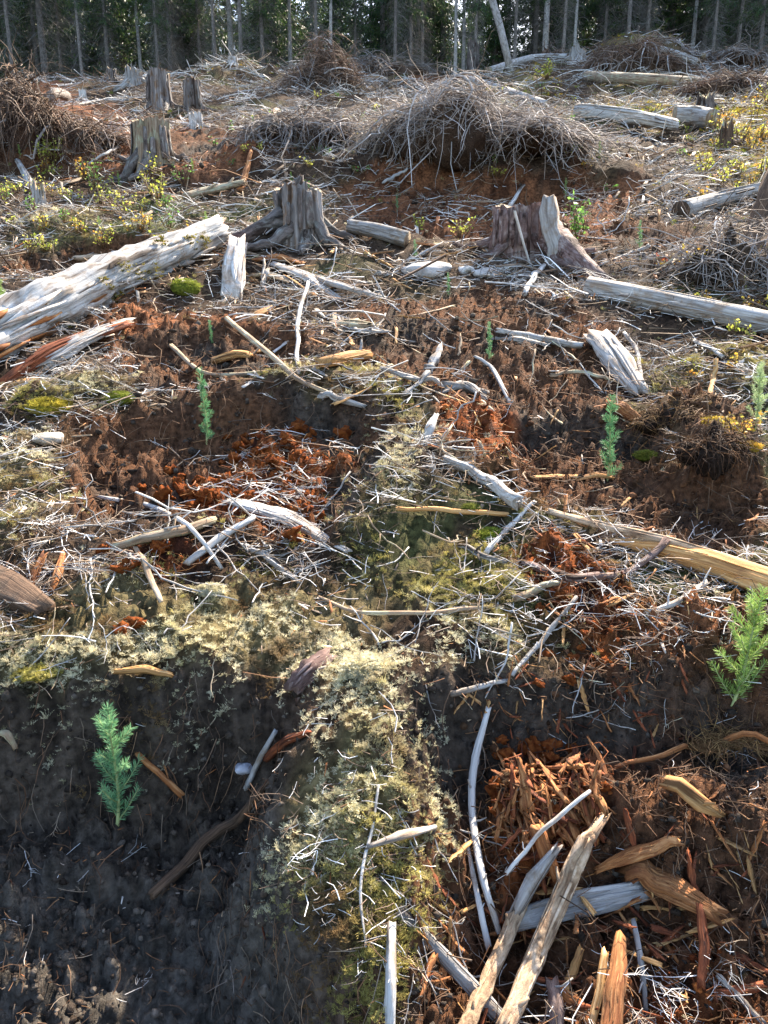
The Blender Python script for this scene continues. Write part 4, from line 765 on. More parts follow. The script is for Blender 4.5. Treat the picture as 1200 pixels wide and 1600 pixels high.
# scattered single sticks, chips and splinters
def proto_stick(k, mat, flat=1.0, sq=2, curve=.1, asp=.018, sides=7):
    mb = MB(); n = 9; t = np.linspace(-.5, .5, n); y = np.cumsum(rng.normal(0, curve * .12, n)); zz = np.cumsum(rng.normal(0, curve * .05, n))
    zz += curve * .25 * (t * 2) ** 2
    pt = np.stack([t, y - y.mean(), zz - zz.min()], 1); r = asp * np.interp(t, [-.5, 0, .5], [1.1, .95, .55])
    if flat < 1: r = r * rng.uniform(.65, 1.2, n)
    mb.tube(pt, r, r * flat, sides=sides, sq=sq, rag=asp * (1.5 if flat == 1 else 2.6), jit=.1 if flat == 1 else .24)
    for _ in range(random.randrange(1, 6) if flat == 1 else 0):
        i = random.randrange(2, n - 2); d = np.array([.6, random.choice([-1, 1]) * random.uniform(.4, 1), random.uniform(0, .4)]); l2 = random.uniform(.08, .22)
        mb.tube(np.array([pt[i], pt[i] + d * l2 * .5, pt[i] + d * l2 + [0, rng.normal(0, .02), 0]]), np.array([.6, .45, .2]) * asp, sides=5)
    mb.uv = [tuple((u * .3, v * .3) for u, v in q) for q in mb.uv]
    return mb.mesh('stick_shape', [M[mat]])
S_P = {m: [proto_stick(k, m, curve=random.choice([.12, .25, .5]), asp=random.uniform(.007, .013)) for k in range(7)] for m in ('white', 'grey', 'tan')}
C_P = {m: [proto_stick(k, m, flat=random.uniform(.25, .6), sq=3.2, curve=random.uniform(.02, .15), asp=random.uniform(.035, .095), sides=9) for k in range(6)] for m in ('orange', 'gold', 'red', 'tan', 'grey')}
def scatter(name, cat, meshes, px0, px1, py0, py1, n, lpx, label, group, tilt=.15, ang=None, lift=.012):
    G = Pm([(random.uniform(px0, px1), random.uniform(py0, py1)) for _ in range(n)]); e = .03
    GX = (hgt(G[:, 0] + e, G[:, 1]) - hgt(G[:, 0] - e, G[:, 1])) / (2 * e); GY = (hgt(G[:, 0], G[:, 1] + e) - hgt(G[:, 0], G[:, 1] - e)) / (2 * e)
    for g, gx, gy in zip(G, GX, GY):
        me = random.choice(meshes); o = link(name, me, None, g); tone = TONE[me.materials[0].name]; u = random.random(); size = 'short' if u < .34 else 'long' if u > .7 else 'middling'
        s = (lpx[0] + (lpx[1] - lpx[0]) * u) * depth(g) / FPX; o.scale = (s, s * random.uniform(.7, 1.2), s * random.uniform(.7, 1.2))
        a = random.uniform(0, 6.3) if ang is None else random.gauss(*ang)
        sl = gx * math.cos(a) + gy * math.sin(a)
        o.rotation_euler = (random.gauss(0, .3), -math.atan(max(-1.2, min(1.2, sl))) * .8 + random.gauss(0, tilt), a); o.location.z += lift * (1 + depth(g) * .2)
        pq = project(g); part_ = ('upper' if pq[1] < (py0 + py1) / 2 else 'lower') + (' left' if pq[0] < (px0 + px1) / 2 else ' right'); tag(o, f'{size} {tone} {label}, {part_}', cat, group)
TONE = {'weathered_grey_wood': 'grey', 'bleached_wood': 'white', 'tan_wood': 'tan', 'orange_rotten_wood': 'orange', 'fresh_split_wood': 'golden', 'red_brown_rotten_wood': 'red brown'}
WG = S_P['white'] + S_P['grey']; AL = WG + S_P['tan']
scatter('dead_stick', 'stick', WG, 90, 520, 770, 930, 46, (60, 170), 'dead stick in the twig heap below the red rotten patch', 'sticks of the twig heap')
scatter('dead_stick', 'stick', AL, 520, 820, 860, 1060, 26, (50, 130), 'dead stick lying on the moss in the middle', 'sticks on the middle moss')
scatter('dead_stick', 'stick', AL, 0, 400, 950, 1060, 18, (50, 120), 'dead stick on the moss rim above the pit', 'sticks on the moss rim')
scatter('dead_stick', 'stick', WG, 400, 700, 420, 560, 44, (40, 110), 'dead stick in the tangle in front of the fluted stump', 'sticks before the fluted stump')
scatter('dead_stick', 'stick', AL, 700, 1000, 430, 640, 34, (40, 110), 'dead stick on the dark soil left of the pale cut log', 'sticks near the pale cut log')
scatter('dead_stick', 'stick', AL, 560, 830, 640, 860, 24, (40, 120), 'dead stick on the litter left of the right seedling', 'sticks left of the right seedling')
scatter('dead_stick', 'stick', WG, 600, 830, 1290, 1600, 22, (60, 150), 'dead stick around the crossed poles', 'sticks around the crossed poles')
scatter('dead_stick', 'stick', AL, 850, 1200, 900, 1000, 14, (50, 110), 'dead stick lying below the long split log', 'sticks below the split log')
scatter('dead_stick', 'stick', AL, 0, 400, 300, 470, 24, (40, 100), 'dead stick among the shrubs behind the huge log', 'sticks behind the huge log')
scatter('dead_stick', 'stick', WG, 880, 1200, 220, 400, 30, (40, 110), 'dead stick in the right slope below the birch log', 'sticks on the right slope')
scatter('dead_stick', 'stick', AL, 300, 560, 140, 280, 24, (30, 80), 'dead stick on the slope left of the central brush pile', 'sticks left of the brush pile')
OR = C_P['orange'] + C_P['gold']; RO = C_P['orange'] + C_P['red']
scatter('wood_splinter', 'splinter', RO + C_P['orange'], 775, 935, 1195, 1325, 120, (18, 75), 'splinter in the heap of rotten wood above the crossed poles', 'splinters of the orange heap', tilt=.22, ang=(1.75, .65), lift=.02)
scatter('wood_splinter', 'splinter', OR + C_P['red'], 650, 1195, 1310, 1610, 130, (18, 75), 'wood splinter scattered over the right pit', 'splinters in the right pit', tilt=.3)
scatter('wood_chip', 'chip', OR + C_P['tan'], 700, 1000, 620, 800, 30, (16, 45), 'wood chip near the right seedling', 'chips near the right seedling')
scatter('wood_chip', 'chip', C_P['tan'] + C_P['grey'] + C_P['gold'], 380, 720, 395, 640, 60, (20, 70), 'wood chip in the tangle in front of the fluted stump', 'chips before the fluted stump')
scatter('wood_chip', 'chip', OR, 860, 1190, 780, 1000, 30, (16, 45), 'wood chip around the long split log', 'chips around the split log')
scatter('wood_chip', 'chip', RO, 880, 1190, 1000, 1300, 26, (14, 40), 'wood chip on the soil round the big right seedling', 'chips round the big right seedling')
scatter('dead_stick', 'stick', AL, 665, 1050, 1050, 1150, 22, (35, 90), 'dead stick on the soil face above the orange heap', 'sticks above the orange heap')
scatter('wood_chip', 'chip', RO + C_P['gold'], 670, 1080, 1050, 1160, 40, (12, 40), 'wood chip on the soil face above the orange heap', 'chips above the orange heap')
scatter('wood_chip', 'chip', RO + C_P['tan'], 20, 560, 1090, 1560, 16, (10, 24), 'small chip on the dark pit floor', 'chips on the pit floor')

# crumbling blocks of red rotten wood in the left hollow and elsewhere
BL = []
for k in range(7):
    v = blob(I3[0], .34, k); v = v * (1 + rng.normal(0, .10, (len(v), 1))) + .10 * np.sin(v[:, [1, 2, 0]] * 9 + k)
    BL.append(fast_mesh('rotten_block', v, I3[1], [M['clod']], lerp(A(.22, .05, .013), A(.44, .13, .03), .5 + .5 * np.sin(v[:, :1] * 7 + v[:, 2:] * 5 + k))))
def blocks(n, pts, lo, hi, label, group, spots_=('',)):
    for i in range(n):
        ci = random.randrange(len(pts)); cx, cy, sx, sy = pts[ci]; g = P(random.gauss(cx, sx), random.gauss(cy, sy)); u = random.random(); s = (lo + (hi - lo) * u) * depth(g) / FPX
        o = tag(link('rotten_wood_block', random.choice(BL), None, g), ('small ' if u < .4 else 'large ' if u > .75 else 'middling ') + label + spots_[ci % len(spots_)], 'wood block', group); o.scale = (s, s * random.uniform(.6, 1), s * random.uniform(.5, .85)); o.rotation_euler = (random.gauss(0, .3), random.gauss(0, .3), random.uniform(0, 6.3))
blocks(130, [(300, 765, 35, 14), (370, 770, 32, 20), (410, 700, 30, 18), (460, 790, 20, 25), (430, 740, 40, 25), (470, 690, 25, 15)], 5, 15, 'crumbling red block of rotten wood ', 'red blocks in the hollow', ('at the left tip of the red patch', 'at the front of the red patch', 'behind the red patch', 'by the grey white slab', 'in the middle of the red patch', 'at the back right of the red patch'))
blocks(46, [(830, 1175, 30, 14), (850, 1215, 35, 18), (820, 1260, 25, 18), (870, 1280, 25, 16)], 5, 15, 'crumbling orange block of rotten wood ', 'blocks in the orange heap', ('at the top of the orange heap', 'in the middle of the orange heap', 'at the left of the orange heap', 'at the foot of the orange heap'))
blocks(8, [(210, 975, 10, 6), (200, 870, 30, 15)], 8, 16, 'red crumb of rotten wood on the moss above the pit', 'red crumbs above the pit')
blocks(14, [(900, 1030, 35, 30), (860, 940, 40, 30)], 6, 14, 'red brown crumb of rotten wood below the curved root', 'red crumbs below the curved root')

# ------------------------------------------------------------------ stumps
def stump(px, base, top, wd, label, mat='stumpwood', flare=.5, roots=5, spikes=(), lean=0.0, ragged=.12, bark=0, barkmat='bark', rootlist=None, group=None, cut='tan', seed=0):
    g = P(px, base); r = wd * depth(g) / FPX / 2; h = max(up_to(g, top), r * .8); g[1] += r * .6
    g[2] = hgt(g[0], g[1])[0]; h = max(up_to(g, top), r * .7)
    root = thing('tree_stump', label, 'stump', g, group); S = 56; nz = 18; a = np.arange(S) / S * 2 * np.pi; ph = rng.uniform(0, 6.3, 5)
    lob = .5 * np.cos(a * 5 + ph[0]) + .35 * np.cos(a * 3 + ph[1]) + .25 * np.cos(a * 8 + ph[2]); fl = .075 * np.cos(a * 13 + ph[3]) + .05 * np.cos(a * 9 + ph[4]) + rng.normal(0, .035, S)
    topz = h * (1 + ragged * (.6 * np.cos(a * 2 + ph[2]) + rng.normal(0, .5, S))); V = []
    for i in range(nz):
        t = i / (nz - 1); e = math.exp(-t * 5.5); rr = r * (.93 + flare * e * (1 + .9 * lob) + fl * (1 + .4 * np.sin(t * 7 + a * 2)) - .05 * t + rng.normal(0, .008, S))
        zz = -.12 * (1 - t) ** 4 + t * topz - (.10 + r * .2) * (1 - t) ** 6
        V.append(np.stack([rr * np.cos(a) + lean * t * h, rr * np.sin(a), zz], 1))
    mb = MB(); mb.v = list(np.concatenate(V)); circ = 2 * math.pi * r
    for i in range(nz - 1):
        for j in range(S):
            k = (j + 1) % S; mb.f.append((i * S + j, i * S + k, (i + 1) * S + k, (i + 1) * S + j)); mb.m.append(0); u0, u1 = j / S * circ, (j + 1) / S * circ; v0, v1 = i / nz * h, (i + 1) / nz * h
            mb.uv.append(((u0, v0), (u1, v0), (u1, v1), (u0, v1)))
    tw = link('trunk_wood', mb.mesh('stump_trunk', [M[mat]]), root)
    rim = V[-1]; c = rim.mean(0) - [0, 0, h * .08]; mb = MB(); mid = (rim + c) / 2 + rng.normal(0, r * .04, rim.shape); mid[:, 2] -= h * .03
    mb.v = list(rim * .999) + list(mid) + [c]
    for j in range(S):
        k = (j + 1) % S; uvr = [(q[0], q[1]) for q in (rim[j], rim[k], mid[k], mid[j])]; mb.f += [(j, k, S + k, S + j), (S + j, S + k, 2 * S)]; mb.m += [0, 0]; mb.uv += [tuple(uvr), (uvr[3], uvr[2], (c[0], c[1]))]
    link('cut_top', mb.mesh('stump_top', [M[cut]]), root)
    for sa, sh, sw in spikes:
        p0 = np.array([math.cos(sa) * r * .72, math.sin(sa) * r * .72, h * .55]); mb = MB()
        mb.tube(np.array([p0, p0 + [0, 0, h * .4], p0 + [rng.normal(0, .01), 0, h * .45 + sh * .6], p0 + [rng.normal(0, .015), 0, h * .45 + sh]]), np.array([1, .95, .7, .25]) * sw, np.array([.8, .7, .5, .2]) * sw, sides=9, sq=2.6, rag=sw * .8, jit=.12, up=(0, -1, 0.05)); link('splinter', mb.mesh('stump_splinter', [M[mat]]), root)
    for ra, rl, rw in (rootlist if rootlist is not None else [(rng.uniform(0, 6.3), rng.uniform(1.4, 2.6) * r, rng.uniform(.22, .36) * r) for _ in range(roots)]):
        q = []
        for t in np.linspace(.55, 1, 9):
            d = r * .6 + (t - .55) / .45 * rl; aa = ra + .25 * math.sin(t * 5); x, y = math.cos(aa) * d, math.sin(aa) * d
            q.append((x, y, rw * (1.1 - t * .6) + max(0, r * .9 * (1 - (t - .55) / .2)) * .5))
        q = np.array(q); q[:, 2] += hgt(g[0] + q[:, 0], g[1] + q[:, 1]) - g[2]
        mb = MB(); mb.tube(q, np.linspace(1, .3, 9) * rw, sides=10, jit=.1); link('root', mb.mesh('stump_root', [M[barkmat if bark else mat]]), root)
    for _ in range(bark):
        th = rng.uniform(math.pi, 2 * math.pi); bl = h * rng.uniform(.45, .85); z0 = rng.uniform(.04, .2) * h; out = np.array([math.cos(th), math.sin(th), 0])
        pts_ = [out * r * (1.0 + flare * .8 * math.exp(-4 * zq / h)) + [lean * zq, 0, zq] for zq in np.linspace(z0, z0 + bl, 5)]; mb = MB(); bw = r * rng.uniform(.06, .2)
        mb.tube(np.array(pts_), np.array([.7, 1, .85, 1, .6]) * bw, np.full(5, r * .045), sides=8, sq=3, up=out, rag=bw * .5, jit=.15); link('bark_plate', mb.mesh('bark_plate', [M[barkmat]]), tw)
    return root
PI = math.pi
stump(466, 384, 296, 80, 'fluted grey stump with a tall central splinter and a barky buttress on its left', flare=.18, ragged=.08, bark=5, roots=4, spikes=((-1.5, .06, .035), (-1.2, .02, .03), (-2.4, .0, .03), (.4, .02, .03)),
      rootlist=[(PI + .35, .75, .10), (PI + 1.1, .42, .06), (-.5, .35, .06), (-1.2, .25, .05), (.3, .3, .05)])
broad = stump(815, 405, 322, 92, 'broad reddish stump with a pale broken spike and a sprawling purple grey root', 'redbark', flare=.12, ragged=.06, bark=12, barkmat='redbark', roots=4,
      rootlist=[(-.85, .62, .075), (-.45, .45, .05), (-2.3, .25, .05), (PI, .35, .045)])
g = P(855, 410); g[1] -= .02; hs = up_to(g, 310); spk = MB()
spk.tube(g + np.array([[.07, 0, -.05], [.05, -.01, hs * .25], [.01, .02, hs * .5], [0, .05, hs * .8], [.0, .06, hs]]), np.array([.085, .06, .05, .055, .04]), np.array([.06, .05, .035, .03, .02]), sides=16, sq=2.6, rag=.035, jit=.13, up=(0, -1, .05), flute=.08)
tag(link('broken_spike', spk.mesh('broken_spike', [M['palebark']], g), None, g), 'pale torn spike of wood standing against the broad reddish stump', 'splinter')
rt = stick('root', '', '', [(862, 395, .10), (880, 410, .06), (905, 425, .03), (940, 440)], [30, 34, 28, 14], 'redbark', hug=False, sides=14, jit=.12, n=14)
for k_ in ('label', 'category', 'kind'):
    if k_ in rt: del rt[k_]
rt.parent = broad; rt.location = rt.location - broad.location
stump(236, 262, 190, 60, 'peeling striped stump with brown and pale bark, nearest of the left stumps', 'tan', flare=.35, bark=8, ragged=.08)
stump(248, 172, 112, 36, 'tall flaring grey stump behind the peeling striped stump', flare=.5, bark=3, ragged=.05)
stump(300, 176, 126, 29, 'narrow dark-streaked stump right of the tall flaring grey stump', flare=.15, bark=5, ragged=.05)
stump(305, 202, 178, 22, 'short white chunk of a stump below the narrow dark-streaked stump', 'white', flare=.2, roots=1)
stump(823, 210, 175, 26, 'small pale stump on the right shoulder of the central brush pile', 'palebark', flare=.4)
stump(1103, 176, 150, 26, 'dark jagged stump beyond the birch log', 'bark', flare=.5, ragged=.3)
stump(740, 92, 66, 20, 'small dark stump near the forest edge above the red soil strip', 'bark', flare=.2)
stump(174, 128, 108, 15, 'small grey stump near the forest edge left of the pale broken stump', flare=.3)
stump(208, 134, 112, 28, 'pale broken stump with debris near the forest edge', 'grey', flare=.4, ragged=.4)
stump(129, 158, 140, 12, 'tiny pale stump behind the left root plate', 'white', flare=.2)
stump(903, 98, 77, 26, 'blue grey jagged stump beside the upper right brush pile', 'grey', flare=.5, ragged=.3)
stump(363, 99, 89, 15, 'white low stump on the mossy knoll at the forest edge', 'white', flare=.5)
stump(1135, 228, 200, 20, 'black rotten stump with upright roots right of the short grey log', 'brown', flare=.6, ragged=.6)
stump(60, 322, 296, 20, 'small grey root stump on the lit crest near the left edge', 'grey', flare=.8, ragged=.6)

# ------------------------------------------------------------------ brush piles and upturned root plates
def pile(px, base, top, wd, ratio, n, label, pal, name='brush_pile', cat='brush pile', rad=(.0035, .009), droop=1.0, lens=(.3, .9), nbig=16, core=(.10, .065, .045), bigmat='grey', fuzz=.10, fan=.5, peak=0.0):
    g = P(px, base); dp = depth(g); rx = wd * dp / FPX / 2; ry = rx * ratio; g[1] += ry * .8; g[2] = hgt(g[0], g[1])[0]; h = up_to(g, top)
    root = thing(name, label, cat, g)
    nl = 8 if wd > 250 else 5 if wd > 60 else 2; lob = []
    for k in range(nl):
        f = k / max(nl - 1, 1) * 2 - 1; lx = rx * .62 * f + rng.normal(0, rx * .08); ly = rng.normal(0, ry * .3); s_ = max(.22, 1 - .62 * abs(f - peak) ** 1.1) * rng.uniform(.85, 1.08)
        lob.append((lx, ly, rx * rng.uniform(.24, .5), ry * rng.uniform(.6, .85), h * s_ * rng.uniform(.82, 1.02), rng.uniform(0, PI)))
    for lx, ly, lrx, lry, lh, _ in lob:
        v = I3[0] * np.array([lrx * .85, lry * .85, lh * .75]); v = v * (1 + .12 * np.sin(I3[0] @ np.array([[5., 3, 4], [-4, 6, 2], [9, -7, 8]]).T + lx * 9).sum(1))[:, None]; v += np.array([lx, ly, 0]); v[:, 2] = np.maximum(v[:, 2], -.3)
        link('heap_core', fast_mesh('heap_core', v, I3[1], [M['clod']], A(*core) * (1 + .3 * np.sin(v[:, :1] * 9)), smooth=True), root)
    LB = np.array(lob)
    def arcs(m, lo, hi, r0, r1, sides, segs, so=(.35, .95), lift_=1.0):
        k = rng.integers(0, nl, m); c0 = np.stack([LB[k, 0], LB[k, 1], np.zeros(m)], 1); rad3 = LB[k][:, 2:5]
        az = rng.uniform(0, 2 * np.pi, m); el = np.arcsin(rng.random(m) ** .7); ln = rng.uniform(lo, hi, m) * rng.choice([.5, .8, 1, 1], m)
        heading = np.where(rng.random(m) < .55, LB[k, 5] + rng.choice([0, PI], m) + rng.normal(0, fan, m), az + rng.normal(0, .9, m)); lay = 1 + rng.normal(0, fuzz, m).clip(-.3, .35)
        t = np.linspace(0, 1, segs + 1); q = np.stack([np.cos(el) * np.cos(az), np.cos(el) * np.sin(az), np.sin(el)], 1) * rad3 * lay[:, None]
        P_ = [q]; dirz = rng.normal(.18, .35, m) * lift_; sagv = rng.normal(.16, .14, m) * droop; turn = rng.normal(0, .12, m); stick_out = rng.uniform(so[0], so[1], m)
        for i in range(segs):
            c = P_[-1]; nn = c / np.maximum(rad3, .05) ** 2; nn[:, 2] = np.maximum(nn[:, 2], 0); nn /= np.linalg.norm(nn, axis=1)[:, None] + 1e-9
            d = np.stack([np.cos(heading), np.sin(heading), dirz - sagv * i], 1); d -= nn * (np.sum(d * nn, 1) * stick_out)[:, None]; d /= np.linalg.norm(d, axis=1)[:, None] + 1e-9
            heading = heading + turn * .7 + rng.normal(0, .2, m); P_.append(c + d * (ln / segs)[:, None])
        Pt = np.stack(P_, 1) + c0[:, None]; gz = hgt((Pt[..., 0] + g[0]).ravel(), (Pt[..., 1] + g[1]).ravel()).reshape(Pt.shape[:2]) - g[2]; Pt[..., 2] = np.maximum(Pt[..., 2], gz + .004)
        tg = np.gradient(Pt, axis=1); tg /= np.linalg.norm(tg, axis=2)[..., None] + 1e-9; s = np.cross(tg, [0.1, .2, 1.0]); s /= np.linalg.norm(s, axis=2)[..., None] + 1e-9; u = np.cross(s, tg)
        r = rng.uniform(r0, r1, m)[:, None] * (1 - .7 * t)[None]; a = np.arange(sides) / sides * 2 * np.pi
        V = (Pt[:, :, None] + (s[:, :, None] * np.cos(a)[None, None, :, None] + u[:, :, None] * np.sin(a)[None, None, :, None]) * r[:, :, None, None]).reshape(-1, 3)
        f = np.array([(i * sides + j, i * sides + (j + 1) % sides, (i + 1) * sides + (j + 1) % sides, (i + 1) * sides + j) for i in range(segs) for j in range(sides)]); per = (segs + 1) * sides
        F = (f[None] + (np.arange(m) * per)[:, None, None]).reshape(-1, 4)
        return V, F, per, Pt, tg
    V, F, per, Pt, tg = arcs(int(n * .48), lens[0], lens[1], rad[0], rad[1], 3, 5); m2 = int(n * 1.1); kk = rng.integers(0, len(Pt), m2); ii = rng.integers(1, 6, m2); l2 = rng.uniform(.15, .45, m2) * lens[0]
    d2 = tg[kk, ii] + rng.normal(0, .55, (m2, 3)); d2 /= np.linalg.norm(d2, axis=1)[:, None]
    V2, F2, per2 = twigs(Pt[kk, ii] + d2 * (l2 * .5)[:, None], np.arctan2(d2[:, 1], d2[:, 0]), l2, np.full(m2, rad[0] * .55), np.arcsin(d2[:, 2]), rng.normal(0, .12, m2), segs=2)
    cm = pick(len(Pt), pal); o = link('twig_mass', fast_mesh('twig_mass', np.vstack([V, V2]), np.vstack([F, F2 + len(V)]), [M['litter']], np.vstack([np.repeat(cm, per, 0), np.repeat(cm[kk] * .9, per2, 0)])), root); o['kind'] = 'stuff'
    for k in range(nbig):
        V, F, per, _, _ = arcs(1, lens[1] * .8, lens[1] * 1.9, rad[1] * .8, rad[1] * 1.7, 6, 8, (.9, 1.0), .3); link('branch', fast_mesh('pile_branch', V, F, [M['litter']], np.repeat(pick(1, [(.44, .41, .40), (.55, .52, .50), (.30, .26, .24), (.38, .34, .32)]), per, 0), smooth=True), root)
    return root
GP = [(.30, .27, .25), (.38, .35, .33), (.22, .185, .16), (.17, .125, .10), (.26, .19, .14)]
LG = [(.42, .385, .36), (.52, .48, .46), (.33, .29, .26), (.24, .19, .15), (.38, .30, .24)]
BP = [(.20, .12, .08), (.26, .17, .115), (.15, .09, .06), (.30, .24, .20), (.12, .075, .05)]
pile(752, 272, 138, 330, .55, 5600, 'big heap of grey dead branches heaped in the middle behind the red soil bank', LG, nbig=90, lens=(.25, .85), rad=(.0028, .0065), fuzz=.17, peak=-.3, fan=1.1, droop=.45)
pile(500, 142, 62, 130, .6, 2400, 'brown tangled brush pile near the forest edge, left of the middle', BP, lens=(.3, .9), nbig=14, rad=(.005, .010))
pile(1005, 117, 58, 150, .6, 2400, 'brown brush pile near the forest edge in the upper right', BP, lens=(.4, 1.1), nbig=26, rad=(.006, .012))
pile(590, 112, 84, 200, .5, 1300, 'low grey strip of brush between the two far piles', GP, lens=(.4, 1.0), nbig=12, rad=(.006, .011))
pile(1160, 150, 112, 150, .5, 1300, 'dark brush heap at the right edge under the forest', BP, lens=(.4, 1.0), nbig=14, rad=(.006, .011))
pile(1130, 100, 70, 160, .5, 1100, 'pale brown brush heap at the far right by the forest edge', GP, lens=(.4, 1.2), nbig=16, rad=(.008, .014))
pile(470, 232, 172, 190, .6, 1800, 'loose sprawl of thin grey branches left of the big grey heap', GP, lens=(.3, .9), nbig=26, rad=(.003, .007), fuzz=.2, fan=1.2)
pile(135, 232, 192, 100, .6, 900, 'grey brown brush slumped beside the left root plate', BP, lens=(.3, .8), nbig=8, rad=(.003, .007))
pile(1150, 450, 330, 190, .6, 700, 'thin grey brush hanging round the leaning root at the right edge', GP, lens=(.25, .7), nbig=14, rad=(.002, .005), fuzz=.22, fan=1.2, core=(.07, .05, .035))
pile(640, 238, 180, 150, .6, 1500, 'pale straw-coloured brush on the left flank of the big grey heap', [(.42, .36, .30), (.34, .28, .22), (.27, .2, .15)], lens=(.3, .8), nbig=10, rad=(.003, .007))
pile(20, 236, 104, 150, .7, 2600, 'upturned brown root plate with hanging roots at the left edge', [(.12, .075, .05), (.18, .11, .07), (.08, .05, .035), (.24, .17, .12)], 'root_plate', 'root plate', lens=(.3, .9), nbig=16, rad=(.003, .009), droop=2.2, core=(.075, .042, .028))
pile(864, 80, 48, 30, .7, 400, 'small round root plate upturned at the forest edge', BP, 'root_plate', 'root plate', lens=(.2, .5), nbig=3, rad=(.006, .012), droop=1.5, core=(.08, .05, .03))
stick('leaning_root', 'thick dark brown root leaning out at the right edge', 'root', [(1150, 450), (1165, 420, .12), (1185, 400, .32), (1212, 385, .55)], [26, 26, 30, 34], 'brown', sides=12, jit=.14, hug=False, n=16, stubs=4)
stick('sawn_branch', 'sawn brown branch end poking out of the left root plate', 'branch', [(75, 200, .28), (92, 185, .26), (106, 178, .22)], [14, 14, 14], 'bark', capmat='gold', sides=10, hug=False)
# leaning dead tree at the forest edge
g = P(803, 86); lean = thing('leaning_dead_tree', 'bare dead tree leaning over at the forest edge above the red soil strip', 'tree', g)
mb = MB(); mb.tube(np.array([[0, 0, -.2], [-.35, .1, 1.0], [-.85, .2, 2.4], [-1.6, .3, 4.6], [-2.1, .4, 6.2]]), [.09, .085, .075, .05, .02], sides=8); link('trunk', mb.mesh('leaning_trunk', [M['paletrunk']]), lean)

# mounds of turf with roots at the right
pile(1120, 772, 648, 125, .7, 900, 'dark turf mound with fibrous roots beside the right moss', [(.06, .032, .018), (.11, .055, .028), (.16, .075, .03), (.045, .028, .02)], 'turf_mound', 'mound', lens=(.06, .2), nbig=0, rad=(.0008, .002), droop=1.6, core=(.035, .024, .018), fuzz=.1)
pile(1050, 672, 622, 110, .6, 600, 'low dark turf hump behind the turf mound', [(.08, .04, .02), (.15, .075, .03), (.2, .11, .04)], 'turf_mound', 'mound', lens=(.06, .18), nbig=0, rad=(.0008, .002), droop=1.4, core=(.035, .024, .018))
pile(1150, 1200, 1150, 130, .5, 700, 'ochre cushion of dry needles and roots on the brown bank', [(.22, .12, .05), (.30, .18, .07), (.16, .085, .035)], 'turf_mound', 'mound', lens=(.03, .09), nbig=0, rad=(.0006, .0013), core=(.14, .075, .03))

# ------------------------------------------------------------------ stones
def stone(px, base, wd, hr, label, c):
    g = P(px, base); r = wd * depth(g) / FPX / 2; v = blob(I3[0], .16, 1); v = v + .03 * np.sin(v[:, [2, 0, 1]] * 8); v[:, 2] *= hr
    o = tag(link('stone', fast_mesh('stone', v * r, I3[1], [M['stone']], A(*c) * (1 + .12 * np.sin(v[:, :1] * 6)), smooth=True), None, g), label, 'stone'); o.rotation_euler.z = random.uniform(0, 6); return o
stone(668, 424, 66, .45, 'pale grey stone on the litter between the two stumps', (.48, .45, .42))
stone(728, 424, 34, .5, 'small pale broken stone right of the pale grey stone', (.52, .50, .47))
stone(756, 428, 40, .35, 'flat pale stone in front of the broad stump', (.46, .43, .40))
stone(78, 686, 58, .35, 'flat pale stone at the left edge above the left hollow', (.42, .38, .32))
stone(382, 1200, 26, .5, 'small blue grey stone on the pit floor', (.40, .40, .44))

# ------------------------------------------------------------------ seedlings
def needles(o, d, n0, l0, l1, r_, start=0.05):
    """needle quads along the segment o -> o+d"""
    ln = np.linalg.norm(d); t = rng.uniform(start, 1.02, n0); ax_ = d / ln; q = np.cross(ax_, [.3, .9, .2]); q /= np.linalg.norm(q); q2 = np.cross(ax_, q); a = rng.uniform(0, 6.3, n0)
    rad = q[None] * np.cos(a)[:, None] + q2[None] * np.sin(a)[:, None]; nd = rad * rng.uniform(.75, 1.1, (n0, 1)) + ax_[None] * rng.uniform(.5, 1.1, (n0, 1)); nd /= np.linalg.norm(nd, axis=1)[:, None]
    L_ = rng.uniform(l0, l1, n0)[:, None] * (1 - .35 * t[:, None]); b = o + d * t[:, None] + rad * r_; s = np.cross(nd, rad); s /= np.linalg.norm(s, axis=1)[:, None] + 1e-9; s = s * np.cos(a * 3)[:, None] + np.cross(nd, s) * np.sin(a * 3)[:, None]
    w_ = .034 * L_; V = np.stack([b - s * w_ * .7, b + s * w_ * .7, b + nd * L_ * .7 + s * w_, b + nd * L_ * .7 - s * w_, b + nd * L_ + s * w_ * .1, b + nd * L_ - s * w_ * .1], 1).reshape(-1, 3)
    F_ = (np.array([(0, 1, 2, 3), (3, 2, 4, 5)])[None] + (np.arange(n0) * 6)[:, None, None]).reshape(-1, 4); return V, F_
